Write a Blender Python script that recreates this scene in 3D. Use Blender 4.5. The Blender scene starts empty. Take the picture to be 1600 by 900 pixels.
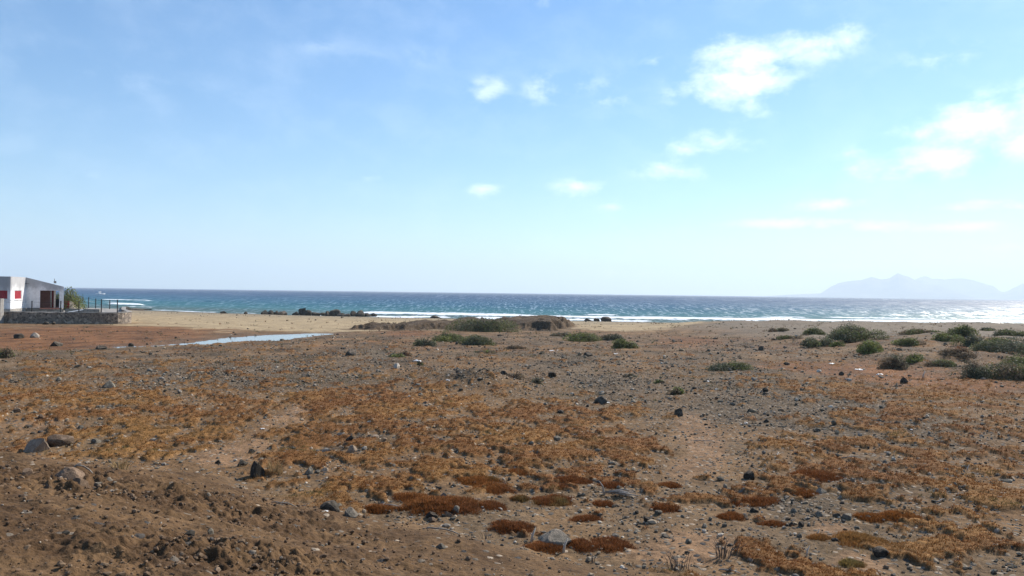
import bpy, bmesh, math, random
import numpy as np
from mathutils import Vector, Matrix

SC = bpy.context.scene
COL = SC.collection
R = math.radians
rng = np.random.default_rng(7)
random.seed(7)

# ------------------------------------------------------------------ camera
EYE = 5.0                      # metres above the sea
FPX = 1200.0                   # focal length in pixels of a 1600 wide frame
PITCH, ROLL = 0.36, 0.74
cam_d = bpy.data.cameras.new('camera')
cam_d.sensor_width = 36.0
cam_d.lens = FPX / 1600 * 36
cam_d.clip_start, cam_d.clip_end = 0.1, 120000
cam = bpy.data.objects.new('camera', cam_d)
COL.objects.link(cam)
CM = Matrix.Translation((0, 0, EYE)) @ Matrix.Rotation(R(90 + PITCH), 4, 'X') @ Matrix.Rotation(R(ROLL), 4, 'Z')
cam.matrix_world = CM
SC.camera = cam
CR = np.array(CM.to_3x3())

# ------------------------------------------------------------------ light
SUN_AZ, SUN_EL = 46.0, 38.0    # azimuth clockwise from +Y (straight ahead)
SUN_DIR = Vector((math.sin(R(SUN_AZ)) * math.cos(R(SUN_EL)), math.cos(R(SUN_AZ)) * math.cos(R(SUN_EL)), math.sin(R(SUN_EL))))
SKY_STRENGTH = 0.092
SUN_STRENGTH = 5.0
EXPOSURE = 0.58
SKY_SAT = 1.25
SKY_TINT = (0.835, 1.025, 1.11, 1)
CLOUD_COL = (10.8, 11.8, 12.8, 1)
HAZE_DENSITY = 1.7e-4

sun_d = bpy.data.lights.new('sun', 'SUN')
sun_d.energy = SUN_STRENGTH
sun_d.angle = R(0.53)
sun_d.color = (1.0, 0.93, 0.83)
sun = bpy.data.objects.new('sun', sun_d)
COL.objects.link(sun)
sun.rotation_euler = (-SUN_DIR).to_track_quat('-Z', 'Y').to_euler()

SC.view_settings.view_transform = 'Standard'
SC.view_settings.look = 'None'
SC.view_settings.exposure = EXPOSURE
SC.view_settings.gamma = 1.0
SC.view_settings.use_curve_mapping = False
cy = SC.cycles
cy.use_denoising = True
cy.max_bounces = 6
cy.diffuse_bounces = 3
cy.glossy_bounces = 2
cy.transmission_bounces = 2
cy.transparent_max_bounces = 12
cy.volume_bounces = 1
cy.sample_clamp_direct = 0
cy.sample_clamp_indirect = 4


class NT:
    """small helper for writing node trees"""
    def __init__(self, tree):
        self.t = tree
        tree.nodes.clear()

    def n(self, kind, props=None, **ins):
        nd = self.t.nodes.new(kind)
        for k, v in (props or {}).items():
            setattr(nd, k, v)
        for k, v in ins.items():
            self.set(nd, k, v)
        return nd

    def set(self, nd, key, v):
        key = int(key[1:]) if key[0] == 'i' and key[1:].isdigit() else key.replace('_', ' ')
        s = nd.inputs[key]
        if isinstance(v, bpy.types.NodeSocket):
            self.t.links.new(v, s)
        elif isinstance(v, bpy.types.Node):
            self.t.links.new(v.outputs[0], s)
        else:
            s.default_value = v

    def math(self, op, a, b=0.0, c=None, clamp=False):
        nd = self.n('ShaderNodeMath', {'operation': op, 'use_clamp': clamp}, i0=a, i1=b)
        if c is not None:
            self.set(nd, 'i2', c)
        return nd.outputs[0]

    def mix(self, f, a, b, mode='MIX'):
        nd = self.n('ShaderNodeMix', {'data_type': 'RGBA', 'blend_type': mode})
        self.set(nd, 'i0', f)
        self.set(nd, 'i6', a)
        self.set(nd, 'i7', b)
        return nd.outputs[2]

    def ramp(self, f, *stops):
        nd = self.n('ShaderNodeValToRGB', None, i0=f)
        el = nd.color_ramp.elements
        while len(el) < len(stops):
            el.new(0.5)
        for e, (p, c) in zip(el, stops):
            e.position = p
            e.color = c if len(c) == 4 else (*c, 1)
        return nd.outputs[0]

    def smooth(self, v, a, b):
        nd = self.n('ShaderNodeMapRange', {'interpolation_type': 'SMOOTHSTEP'}, i0=v, i1=a, i2=b, i3=0.0, i4=1.0)
        return nd.outputs[0]

    def noise(self, vec, scale, detail=4.0, rough=0.55, dist=0.0):
        nd = self.n('ShaderNodeTexNoise', None, Vector=vec, Scale=scale, Detail=detail, Roughness=rough, Distortion=dist)
        return nd.outputs[0]


# ------------------------------------------------------------------ sky
world = bpy.data.worlds.new('World')
SC.world = world
world.use_nodes = True
w = NT(world.node_tree)
sky = w.n('ShaderNodeTexSky', {'sky_type': 'NISHITA'})
sky.sun_disc = False
sky.sun_elevation = R(SUN_EL)
sky.sun_rotation = R(SUN_AZ)
sky.altitude = 0
sky.air_density = 1.0
sky.dust_density = 0.2
sky.ozone_density = 2.5
tc = w.n('ShaderNodeTexCoord')
nrm = w.n('ShaderNodeVectorMath', {'operation': 'NORMALIZE'}, i0=tc.outputs['Generated'])
sep = w.n('ShaderNodeSeparateXYZ', None, i0=nrm)
azn = w.math('ARCTAN2', sep.outputs[0], sep.outputs[1])
eln = w.math('ARCSINE', sep.outputs[2])
# noise in direction space stretched along the horizon
stretch = w.n('ShaderNodeCombineXYZ', None, i0=w.math('MULTIPLY', azn, 0.62), i1=eln, i2=0.3)
wn = w.n('ShaderNodeTexNoise', None, Vector=stretch, Scale=7.0, Detail=3.0)
wv = w.n('ShaderNodeVectorMath', {'operation': 'SUBTRACT'}, i0=wn.outputs['Color'], i1=(0.5, 0.5, 0.5))
wv2 = w.n('ShaderNodeVectorMath', {'operation': 'SCALE'}, i0=wv)
wv2.inputs['Scale'].default_value = 0.045
wvec = w.n('ShaderNodeVectorMath', {'operation': 'ADD'}, i0=stretch, i1=wv2)
nA = w.noise(wvec, 26.0, 9.0, 0.60)
nB = w.noise(wvec, 8.0, 5.0, 0.55)


def direction(px, py):
    v = CR @ np.array([(px - 800) / FPX, -(py - 450) / FPX, -1.0])
    v /= np.linalg.norm(v)
    return math.atan2(v[0], v[1]), math.asin(v[2])


# the clouds of that afternoon: azimuth / elevation, half widths, thickness
CLOUDS = [
    (1160, 128, 95, 55, 1.0), (1135, 85, 60, 40, .6), (1190, 100, 100, 46, .62), (1285, 62, 80, 36, .52), (1080, 145, 60, 36, .46), (1230, 85, 90, 40, .46), (1245, 50, 50, 24, .4),
    (1560, 190, 105, 46, 1.1), (1650, 185, 110, 56, 1.2), (1520, 175, 65, 32, .7),
    (1110, 226, 85, 28, .85), (1060, 266, 80, 18, .78), (1430, 208, 48, 20, .75), (1375, 250, 60, 30, .72),
    (1470, 246, 88, 32, .78), (764, 144, 46, 32, .42), (852, 140, 48, 32, .42), (955, 158, 40, 14, .42), (912, 130, 60, 22, .34),
    (762, 296, 42, 16, .72), (900, 293, 58, 17, .82), (828, 292, 34, 12, .36), (576, 278, 48, 9, .4), (955, 324, 26, 9, .5),
    (1290, 320, 62, 12, .72), (1225, 349, 130, 10, .72), (1372, 354, 58, 10, .72), (1515, 354, 95, 11, .72), (1500, 322, 80, 11, .6),
    (1590, 322, 40, 10, .6), (930, 354, 90, 9, .4), (1020, 95, 40, 18, .28), (1470, 88, 75, 22, .42), (855, 8, 34, 16, .42),
    (500, 72, 60, 26, .17), (570, 90, 60, 22, .15), (660, 90, 60, 30, .17), (120, 110, 190, 40, .15), (230, 130, 110, 34, .13),
    (140, 274, 40, 11, .22), (980, 190, 50, 20, .26), (1600, 385, 60, 10, .5), (90, 405, 130, 12, .16),
    (430, 410, 60, 7, .3), (585, 418, 40, 6, .36), (690, 416, 60, 6, .4), (1010, 428, 240, 9, .5), (1300, 420, 200, 9, .45),
]
core = None
for (px, py, a, b, amp) in CLOUDS:
    a0, e0 = direction(px, py)
    k = 1.0 / FPX
    du = w.math('MULTIPLY', w.math('SUBTRACT', azn, a0), 1.0 / (a * 1.18 * k))
    dv = w.math('MULTIPLY', w.math('SUBTRACT', eln, e0), 1.0 / (b * 1.22 * k))
    r2 = w.math('ADD', w.math('MULTIPLY', du, du), w.math('MULTIPLY', dv, dv))
    f = w.math('MULTIPLY', w.math('SUBTRACT', 1.0, w.math('POWER', r2, 0.6)), 1.0)
    f = w.math('MULTIPLY', w.math('MAXIMUM', f, 0.0), amp)
    core = f if core is None else w.math('SMOOTH_MAX', core, f, 0.12)
nAs = w.smooth(nA, 0.30, 0.70)
nBs = w.smooth(nB, 0.30, 0.70)
ero = w.math('ADD', w.math('MULTIPLY', w.math('SUBTRACT', 1.0, nAs), 1.25), w.math('MULTIPLY', w.math('SUBTRACT', 1.0, nBs), 0.75))
den = w.math('SUBTRACT', w.math('MULTIPLY_ADD', core, 1.75, 0.50), ero)
den = w.math('MULTIPLY', den, w.smooth(core, 0.0, 0.30))
cov = w.smooth(den, -0.25, 1.75)
cov = w.math('MULTIPLY', cov, 0.95)
# white balance of the camera: bluer than the eye sees
sat = w.n('ShaderNodeHueSaturation', None, Saturation=SKY_SAT, Color=sky.outputs[0])
skyt = w.mix(1.0, sat, SKY_TINT, 'MULTIPLY')
skyc = w.mix(cov, skyt, CLOUD_COL)
bg = w.n('ShaderNodeBackground', None, Color=skyc, Strength=SKY_STRENGTH)
out = w.n('ShaderNodeOutputWorld')
w.t.links.new(bg.outputs[0], out.inputs['Surface'])


# ------------------------------------------------------------------ numpy noise
_ga = np.random.default_rng(99).random((256, 256)) * 2 * np.pi
GX = np.cos(_ga).astype(np.float32); GY = np.sin(_ga).astype(np.float32)


def perlin(x, y, seed=0):
    x, y = np.broadcast_arrays(np.asarray(x, float), np.asarray(y, float))
    xi = np.floor(x); yi = np.floor(y)
    xf = (x - xi).astype(np.float32); yf = (y - yi).astype(np.float32)
    ix = (xi.astype(np.int32) + seed * 37) & 255; iy = (yi.astype(np.int32) + seed * 101) & 255
    ix1 = (ix + 1) & 255; iy1 = (iy + 1) & 255
    u = xf * xf * xf * (xf * (xf * 6 - 15) + 10)
    v = yf * yf * yf * (yf * (yf * 6 - 15) + 10)
    n00 = GX[ix, iy] * xf + GY[ix, iy] * yf
    n10 = GX[ix1, iy] * (xf - 1) + GY[ix1, iy] * yf
    n01 = GX[ix, iy1] * xf + GY[ix, iy1] * (yf - 1)
    n11 = GX[ix1, iy1] * (xf - 1) + GY[ix1, iy1] * (yf - 1)
    a = n00 + (n10 - n00) * u; b = n01 + (n11 - n01) * u
    return (a + (b - a) * v) * 1.5


def fbm(x, y, octv=4, seed=0, gain=0.5):
    s = 0.0; a = 1.0; t = 0.0
    for o in range(octv):
        s = s + a * perlin(x * 2 ** o, y * 2 ** o, seed + o * 17)
        t += a; a *= gain
    return s / t


def sstep(a, b, x):
    t = np.clip((x - a) / (b - a), 0, 1)
    return t * t * (3 - 2 * t)


def interp(x, xs, ys):
    return np.interp(x, xs, ys)


# ------------------------------------------------------------------ terrain
def shore(x):
    return interp(x, [-300, -120, -88, -60, -37, 0, 22, 60, 93, 150, 300], [230, 190, 176, 160, 150, 139, 133, 134, 138, 152, 200])


def poly_dist(x, y, pts, ws=None):
    """distance to a polyline, plus the interpolated width there"""
    best = np.full(np.shape(x), 1e9); wd = np.zeros(np.shape(x))
    for i in range(len(pts) - 1):
        ax, ay = pts[i]; bx, by = pts[i + 1]
        dx, dy = bx - ax, by - ay
        t = np.clip(((x - ax) * dx + (y - ay) * dy) / (dx * dx + dy * dy), 0, 1)
        d = np.hypot(x - ax - t * dx, y - ay - t * dy)
        m = d < best
        best = np.where(m, d, best)
        if ws is not None:
            wd = np.where(m, ws[i] + (ws[i + 1] - ws[i]) * t, wd)
    return best, wd


POOL = [(-25.2, 50.2), (-22.8, 51.5), (-21.5, 54.3), (-20.6, 57.5), (-20.0, 61.5), (-19.2, 65.0), (-17.2, 68.5)]
POOL_W = [0.8, 1.5, 1.9, 2.3, 2.6, 2.2, 1.2]


def toe(x):
    return interp(x, [-30, -14, -9.2, -4.7, -2.55, -.77, 1.5, 4, 8, 14], [19, 15.5, 13.8, 11.9, 10.2, 9.2, 8.0, 6.2, 4.0, 1.5])


def bank_mask(x, y):
    bx = interp(y, [70, 76, 80, 90, 100], [-13.9, -14.6, -14.6, -10, -6])
    fr = interp(x, [-16, -11, -8, -4, 1, 4, 6], [75.5, 75, 78, 80, 79, 77.5, 82])
    rg = 5.3 + (y - 80) * .08
    n1 = fbm(x * .28, y * .28, 2, 32) * 2.6 + fbm(x * .8, y * .8, 5, 33, .65) * 1.9
    sd = np.minimum(np.minimum(x - bx, (y - fr)), np.minimum(rg - x, 99 - y)) + n1
    steep = np.clip(sstep(-9, -12, x) + sstep(2.5, 4, x), 0, 1)
    return sstep(-.6, 3.4 - 2.2 * steep, sd), sstep(-2.4, -.2, sd)


def H0(x, y):
    """large landform"""
    x = np.asarray(x, float); y = np.asarray(y, float)
    s = shore(x)
    ye = np.where(y > 100, 100 + (y - 100) * 47 / (s - 100), y)
    z = interp(ye, [-60, 8, 30, 45, 60, 80, 110, 130, 147, 152, 180, 260, 600], [2.1, 2.1, 2.05, 1.85, 1.5, 1.15, 1.0, .62, 0.0, -.25, -1.2, -3, -4])
    wob = fbm(x * .09, y * .09, 3, 5) * 2.2
    # low wet ground on the left
    edge = interp(y, [28, 34, 40, 46, 52, 65, 72, 90, 110], [-44, -30, -21, -17.2, -15.8, -13.4, -13.2, -13.6, -13.6])
    lag = sstep(-1.0, 2.6, edge + wob * .35 - x) * sstep(33, 40, y - wob * .5)
    zl = interp(ye, [0, 80, 110, 130, 147, 152, 180, 260, 600], [1.2, 1.2, 1.12, .66, 0, -.25, -1.2, -3, -4])
    z = z * (1 - lag) + np.minimum(zl, z) * lag
    near = sstep(110, 60, y) * (1 - .93 * lag)
    z = z + near * (fbm(x * .12, y * .12, 3, 3) * .16 + fbm(x * .45, y * .45, 3, 4) * .05)
    # the shallow pool
    d, wd = poly_dist(x, y, POOL, POOL_W)
    d = d + fbm(x * .6, y * .6, 3, 91) * .40
    z = np.where(y < 90, np.minimum(z, 1.10 + np.clip(d - wd, -1, 6) * .06 + np.where(d > wd + 6, 9, 0)), z)
    # eroded bank in the middle
    m, _ = bank_mask(x, y)
    top = interp(x, [-15, -13, -9, -3, 0, 4, 6], [1.60, 1.72, 1.75, 1.75, 1.98, 2.16, 2.1]) + fbm(x * .3, y * .3, 3, 8) * .45
    z = z * (1 - m) + np.maximum(top, z) * m
    z = z + m * (1 - m) * 4 * (.22 * fbm(x * 1.5, y * 1.5, 4, 34) + .22 * fbm(x * 4, y * 4, 3, 35))
    # low dunes on the right
    dn = sstep(15, 30, x + (y - 70) * .12 + wob) * np.exp(-((y - 82) / 17.0) ** 2)
    z = z + 1.22 * dn + .25 * dn * fbm(x * .16, y * .16, 3, 44)
    d2 = sstep(14, 22, x) * np.exp(-((y - 52) / 12.0) ** 2)
    z = z + d2 * (.42 + .5 * fbm(x * .2, y * .2, 3, 45))
    d3 = sstep(15.5, 18.5, x - (y - 36) * .35) * sstep(33.5, 36.5, y + fbm(x * .3, y * .3, 3, 46) * 2.5) * sstep(64, 48, y)
    z = z + d3 * .38
    # spoil bank the photographer stands on
    t = toe(x) - y + fbm(x * .5, y * .5, 3, 61) * .55
    z = z + 1.28 * sstep(-.3, 7.5, t) + .12 * sstep(-.2, 1.0, t)
    # gentle roll
    return z


def pix_ray(px, py):
    v = CR @ np.array([(px - 800) / FPX, -(py - 450) / FPX, -1.0])
    return v / np.linalg.norm(v)


def march(px, py, Hf):
    v = pix_ray(px, py)
    ts = np.geomspace(1.5, 600, 1400)
    zz = EYE + v[2] * ts - Hf(v[0] * ts, v[1] * ts)
    i = np.argmax(zz < 0)
    if zz[i] >= 0:
        i = len(ts) - 1
    a, b = ts[max(i - 1, 0)], ts[i]
    tt = np.linspace(a, b, 24)
    zz = EYE + v[2] * tt - Hf(v[0] * tt, v[1] * tt)
    j = np.argmax(zz < 0)
    return v[0] * tt[j], v[1] * tt[j]


def spot(px, py):
    """where a spot of the photograph lies on the ground"""
    return march(px, py, H0)


class Zones:
    """soft ellipses on the ground"""
    def __init__(self, rows):
        self.r = []
        for (px, py, rx, ry, amp) in rows:
            x, y = spot(px, py)
            d = math.hypot(x, y)
            h = max(EYE - float(H0(x, y)), 1.0)
            self.r.append((x, y, rx * d / FPX, ry * d * d / (FPX * h), amp))

    def __call__(self, x, y):
        s = np.zeros(np.shape(x))
        for (cx, cy_, a, b, amp) in self.r:
            # ellipse axes: across the line of sight and along it
            d = math.hypot(cx, cy_)
            ux, uy = cx / d, cy_ / d
            lx = (x - cx) * uy - (y - cy_) * ux
            ly = (x - cx) * ux + (y - cy_) * uy
            s = s + amp * np.exp(-(lx / a) ** 2 - (ly / b) ** 2)
        return s


MOSS = Zones([
    (700, 650, 260, 45, .9), (820, 690, 200, 35, .75), (620, 720, 170, 40, .9), (560, 640, 110, 40, .7), (960, 640, 90, 25, .5), (520, 770, 110, 28, .6),
    (230, 650, 220, 45, .75), (320, 700, 110, 28, .7), (80, 620, 130, 30, .55), (480, 690, 60, 40, .6), (930, 710, 110, 30, .6),
    (1150, 770, 100, 22, .8), (1100, 730, 60, 20, .4), (1230, 700, 130, 25, .65), (1350, 660, 130, 22, .6), (1300, 760, 140, 25, .45),
    (1500, 700, 150, 40, .65), (1480, 770, 150, 30, .65), (1250, 600, 120, 16, .5), (1400, 620, 160, 18, .5), (1500, 850, 140, 40, .75),
    (1180, 870, 130, 28, 1.4), (1380, 850, 60, 16, .6), (1560, 620, 70, 20, .5), (640, 605, 150, 16, .5), (400, 575, 140, 16, .35), (60, 580, 120, 14, .4),
    (1110, 700, 40, 60, -.9), (1080, 660, 50, 40, -.6), (360, 700, 40, 16, -1.0), (310, 735, 60, 14, -1.2), (450, 655, 40, 12, -.9),
    (800, 590, 150, 20, -.4), (980, 600, 120, 22, -.5), (1240, 635, 60, 16, -.5), (780, 800, 300, 26, -.35), (1000, 860, 140, 40, -.6), (1290, 830, 60, 40, -.5),
])
GRAVEL = Zones([
    (480, 580, 130, 24, .9), (590, 553, 50, 10, 1.0), (745, 587, 50, 14, 1.6), (300, 590, 160, 20, .7), (960, 605, 120, 30, .9), (1180, 600, 90, 26, .8),
    (1240, 640, 100, 26, 1.0), (1350, 640, 110, 26, .7), (1120, 650, 60, 22, .5), (900, 560, 130, 16, .7), (640, 660, 90, 30, .5), (500, 700, 60, 40, .5),
    (850, 720, 160, 24, .45), (1250, 790, 90, 22, .6), (1400, 760, 160, 40, .6), (1450, 690, 120, 30, .7), (700, 800, 60, 14, .6), (120, 640, 120, 40, .45),
    (990, 780, 60, 26, .4), (1130, 540, 90, 14, .6), (560, 690, 40, 14, .6), (740, 660, 50, 14, .4), (1500, 560, 80, 20, .3),
])
RED = Zones([(90, 525, 200, 16, 1.0), (300, 512, 120, 7, .7), (40, 545, 120, 12, .7), (1330, 575, 170, 14, .8), (1080, 535, 70, 16, .8), (1500, 600, 160, 12, .8),
             (640, 520, 70, 10, .7), (600, 535, 80, 10, .45), (850, 545, 90, 12, .3)])
TRACK = Zones([(300, 742, 60, 14, .9), (350, 715, 45, 14, .9), (395, 690, 40, 14, .9), (440, 660, 40, 12, .8), (480, 640, 40, 9, .7),
               (1105, 700, 36, 26, .9), (1085, 660, 34, 20, .8), (1060, 740, 40, 24, .5), (1090, 845, 70, 24, .9), (1030, 870, 90, 20, .6), (1300, 830, 40, 16, .9), (1345, 880, 50, 18, .9),
               (820, 660, 60, 8, .5), (1060, 545, 40, 8, .4), (60, 665, 70, 10, .6)])
MUD = Zones([(150, 760, 220, 50, .8), (350, 800, 180, 40, .8), (250, 860, 200, 50, .8), (430, 880, 120, 30, .9), (40, 760, 100, 40, .6), (620, 880, 100, 20, .4)])


def moss_amount(x, y):
    D = .41 + .70 * MOSS(x, y) - .9 * np.clip(TRACK(x, y), 0, 1)
    wx = x + .35 * perlin(x * .8, y * .8, 71); wy = y + .35 * perlin(x * .8 + 9, y * .8, 72)
    n = .52 * perlin(wx * 1.15, wy * .95, 73) + .46 * perlin(wx * 2.9, wy * 2.4, 74) + .30 * perlin(x * 7, y * 7, 75)
    n = n * 1.15 + .25 * fbm(x * .22, y * .22, 2, 76)
    lim = sstep(-.5, .6, y - toe(x)) * sstep(66, 40, y)
    D = np.clip(D, 0, 1.0)
    m = sstep(.0, .20, n + (D - .84) * .9) * lim
    return m


BUMPS = []   # (x, y, a, b, rot, h) heaps and cushions added to the ground


def H(x, y):
    x = np.asarray(x, float); y = np.asarray(y, float)
    z = H0(x, y)
    r = np.hypot(x, y)
    fine = sstep(70, 30, r)
    t = toe(x) - y
    bank = sstep(-.4, 1.0, t)
    mud = np.clip(MUD(x, y), 0, 1) * bank
    # plain: pebbly micro relief
    z = z + fine * (1 - bank) * (fbm(x * 1.6, y * 1.6, 4, 11) * .05 + .012 * perlin(x * 9, y * 9, 12))
    # spoil: clods and wheel ruts
    cl = 1 - np.abs(fbm(x * 2.1 + .3 * y, y * 2.9, 4, 21, .55)) * 2.2
    z = z + bank * (.035 * fbm(x * 1.2, y * 1.2, 4, 22) + (.012 + .05 * mud) * cl + (.006 + .03 * mud) * fbm(x * 7, y * 9, 3, 23, .6))
    big = np.maximum(fbm(x * 1.5 + 5, y * 2.2, 4, 24) - .08, 0)
    z = z + bank * mud * big * .15 * (1 + 1.2 * fbm(x * 9, y * 9, 3, 28, .6))
    z = z + bank * (.25 + .75 * mud) * (.095 * np.abs(fbm(x * 4.2, y * 5.0, 4, 29, .6)) + .034 * np.maximum(fbm(x * 11, y * 12, 3, 30, .6), -.1))
    rut = sstep(-2.5, -4.5, x + .25 * y) * bank
    z = z + rut * .035 * np.sin((x * .55 + y) * 7.5 + 2.5 * fbm(x * .7, y * .7, 2, 31))
    g = np.clip(GRAVEL(x, y), 0, 1.4) * (1 - bank)
    z = z + fine * g * .05 * np.abs(fbm(x * 2.2, y * 2.2, 4, 25))
    # gravel heap in the middle of the plain
    hx, hy = HEAP
    z = z + .42 * np.exp(-((x - hx) / 1.25) ** 2 - ((y - hy) / 1.1) ** 2) * (1 + .3 * fbm(x * 2, y * 2, 3, 26))
    # dune faces
    z = z + sstep(40, 60, y) * sstep(125, 100, y) * .05 * fbm(x * .8, y * .8, 4, 27)
    return z


HEAP = spot(745, 599)


def Hs(x, y):
    return float(H(np.array([x]), np.array([y]))[0])


# ------------------------------------------------------------------ mesh helpers
def make_mesh(name, V, F, smooth=False, attrs=None):
    """V (n,3), F (m,k) or a list of such arrays"""
    V = np.asarray(V, np.float32)
    Fs = F if isinstance(F, list) else [F]
    Fs = [np.asarray(f, np.int32) for f in Fs if len(f)]
    me = bpy.data.meshes.new(name)
    me.vertices.add(len(V))
    me.vertices.foreach_set('co', V.ravel())
    nl = sum(f.size for f in Fs); nf = sum(len(f) for f in Fs)
    me.loops.add(nl); me.polygons.add(nf)
    me.loops.foreach_set('vertex_index', np.concatenate([f.ravel() for f in Fs]))
    tot = np.concatenate([np.full(len(f), f.shape[1], np.int32) for f in Fs])
    me.polygons.foreach_set('loop_start', np.concatenate([[0], np.cumsum(tot)[:-1]]).astype(np.int32))
    me.polygons.foreach_set('loop_total', tot)
    me.polygons.foreach_set('use_smooth', np.full(nf, smooth, bool))
    for k, a in (attrs or {}).items():
        a = np.asarray(a, np.float32)
        if a.ndim == 1:
            at = me.attributes.new(k, 'FLOAT', 'POINT'); at.data.foreach_set('value', a)
        else:
            if a.shape[1] == 3:
                a = np.concatenate([a, np.ones((len(a), 1), np.float32)], 1)
            at = me.attributes.new(k, 'FLOAT_COLOR', 'POINT'); at.data.foreach_set('color', a.ravel())
    me.update(calc_edges=True)
    return me


def link(name, me, mat=None, parent=None, loc=None, rotz=0.0, label=None, cat=None, group=None, kind=None):
    o = bpy.data.objects.new(name, me)
    COL.objects.link(o)
    if mat is not None and me is not None and not me.materials:
        me.materials.append(mat)
    if parent is not None:
        o.parent = parent
    if loc is not None:
        o.location = loc
    o.rotation_euler = (0, 0, rotz)
    for k, v in (('label', label), ('category', cat), ('group', group), ('kind', kind)):
        if v:
            o[k] = v
    return o


class MB:
    """collects simple solids into one mesh"""
    def __init__(self):
        self.V = []; self.F = {}; self.n = 0

    def add(self, V, F):
        V = np.asarray(V, float)
        for f in F:
            self.F.setdefault(len(f), []).append([i + self.n for i in f])
        self.V.append(V); self.n += len(V)
        return self

    def box(self, x0, x1, y0, y1, z0, z1, xf=None):
        V = np.array([(x, y, z) for z in (z0, z1) for y in (y0, y1) for x in (x0, x1)], float)
        if xf is not None:
            V = np.array([xf(*v) for v in V])
        return self.add(V, [(0, 2, 3, 1), (4, 5, 7, 6), (0, 1, 5, 4), (2, 6, 7, 3), (0, 4, 6, 2), (1, 3, 7, 5)])

    def tube(self, pts, rads, seg=6):
        pts = [Vector(p) for p in pts]
        rings = []
        for i, p in enumerate(pts):
            d = (pts[min(i + 1, len(pts) - 1)] - pts[max(i - 1, 0)]).normalized()
            a = d.orthogonal().normalized(); b = d.cross(a)
            r = rads[i] if isinstance(rads, (list, tuple)) else rads
            rings.append([p + (a * math.cos(2 * math.pi * k / seg) + b * math.sin(2 * math.pi * k / seg)) * r for k in range(seg)])
        V = [tuple(v) for ring in rings for v in ring]
        F = []
        for i in range(len(pts) - 1):
            for k in range(seg):
                k2 = (k + 1) % seg
                F.append((i * seg + k, i * seg + k2, (i + 1) * seg + k2, (i + 1) * seg + k))
        F.append(tuple(reversed(range(seg))))
        F.append(tuple((len(pts) - 1) * seg + k for k in range(seg)))
        return self.add(V, F)

    def mesh(self, name, smooth=False):
        return make_mesh(name, np.concatenate(self.V), [np.array(f) for f in self.F.values()], smooth)


def bevel(me, width, segs=2):
    bm = bmesh.new(); bm.from_mesh(me)
    bmesh.ops.bevel(bm, geom=list(bm.edges), offset=width, segments=segs, affect='EDGES', profile=.5)
    bm.to_mesh(me); bm.free(); me.update()
    return me


_ico = {}


def ico(sub):
    if sub not in _ico:
        bm = bmesh.new()
        bmesh.ops.create_icosphere(bm, subdivisions=sub, radius=1.0)
        bm.verts.ensure_lookup_table()
        V = np.array([v.co[:] for v in bm.verts]); F = np.array([[v.index for v in f.verts] for f in bm.faces])
        bm.free(); _ico[sub] = (V, F)
    return _ico[sub]


def rock_verts(sub, seed, cuts=9, rough=.12, flat=(1, .8, .62)):
    V, F = ico(sub)
    g = np.random.default_rng(seed)
    P = V.copy()
    for _ in range(cuts):
        n = g.normal(size=3); n /= np.linalg.norm(n)
        c = g.uniform(.52, .86)
        d = P @ n - c
        P = P - np.outer(np.maximum(d, 0), n) * .93
    nn = fbm(V[:, 0] * 1.6 + V[:, 2] * 1.3 + seed, V[:, 1] * 1.6 - V[:, 2] * .9, 4, seed, .6)
    P = P * (1 + rough * nn)[:, None]
    P = P * np.array(flat)
    P[:, 2] -= P[:, 2].min() + .18
    s = np.abs(P[:, :2]).max()
    return P / s * .5, F      # about one unit wide


# ------------------------------------------------------------------ materials
def mat(name):
    m = bpy.data.materials.new(name)
    m.use_nodes = True
    return m, NT(m.node_tree)


def finish(t, **kw):
    b = t.n('ShaderNodeBsdfPrincipled')
    for k, v in kw.items():
        t.set(b, k, v)
    o = t.n('ShaderNodeOutputMaterial')
    t.t.links.new(b.outputs[0], o.inputs['Surface'])
    return b


def bump(t, h, strength=.4, dist=.02):
    return t.n('ShaderNodeBump', None, Strength=strength, Distance=dist, Height=h)


def mat_plain(name, c1, c2, scale=3.0, rough=.9, bstr=.3, bdist=.01, spec=.2, obj=True, bscale=None):
    m, t = mat(name)
    tc = t.n('ShaderNodeTexCoord')
    vec = tc.outputs['Object'] if obj else t.n('ShaderNodeNewGeometry').outputs['Position']
    a = t.noise(vec, scale, 7, .62)
    b = t.noise(vec, (bscale or scale * 7), 5, .6)
    f = t.smooth(t.math('MULTIPLY_ADD', b, .35, t.math('MULTIPLY', a, .75)), .38, .74)
    c = t.mix(f, (*c1, 1), (*c2, 1))
    finish(t, Base_Color=c, Roughness=rough, Specular_IOR_Level=spec, Normal=bump(t, t.math('ADD', a, b), bstr, bdist))
    return m


def mat_rock(name, c1, c2):
    m, t = mat(name)
    tc = t.n('ShaderNodeTexCoord')
    oi = t.n('ShaderNodeObjectInfo')
    vec = t.n('ShaderNodeVectorMath', {'operation': 'ADD'}, i0=tc.outputs['Object'], i1=oi.outputs['Location'])
    a = t.noise(vec, 5.0, 8, .65)
    b = t.noise(vec, 30.0, 6, .65)
    f = t.smooth(t.math('ADD', t.math('MULTIPLY', a, .7), t.math('MULTIPLY', b, .35)), .36, .72)
    c = t.mix(f, (*c1, 1), (*c2, 1))
    v = t.math('MULTIPLY_ADD', oi.outputs['Random'], .7, .65)
    hs = t.n('ShaderNodeHueSaturation', None, Value=v, Color=c)
    # dust settled on top
    g = t.n('ShaderNodeNewGeometry')
    up = t.n('ShaderNodeSeparateXYZ', None, i0=g.outputs['Normal']).outputs[2]
    dust = t.math('MULTIPLY', t.smooth(up, .55, 1.0), t.smooth(a, .42, .62))
    c = t.mix(t.math('MULTIPLY', dust, .45), hs, (.30, .22, .16, 1))
    finish(t, Base_Color=c, Roughness=.93, Specular_IOR_Level=.1, Normal=bump(t, t.math('ADD', a, b), .6, .03))
    return m


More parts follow.
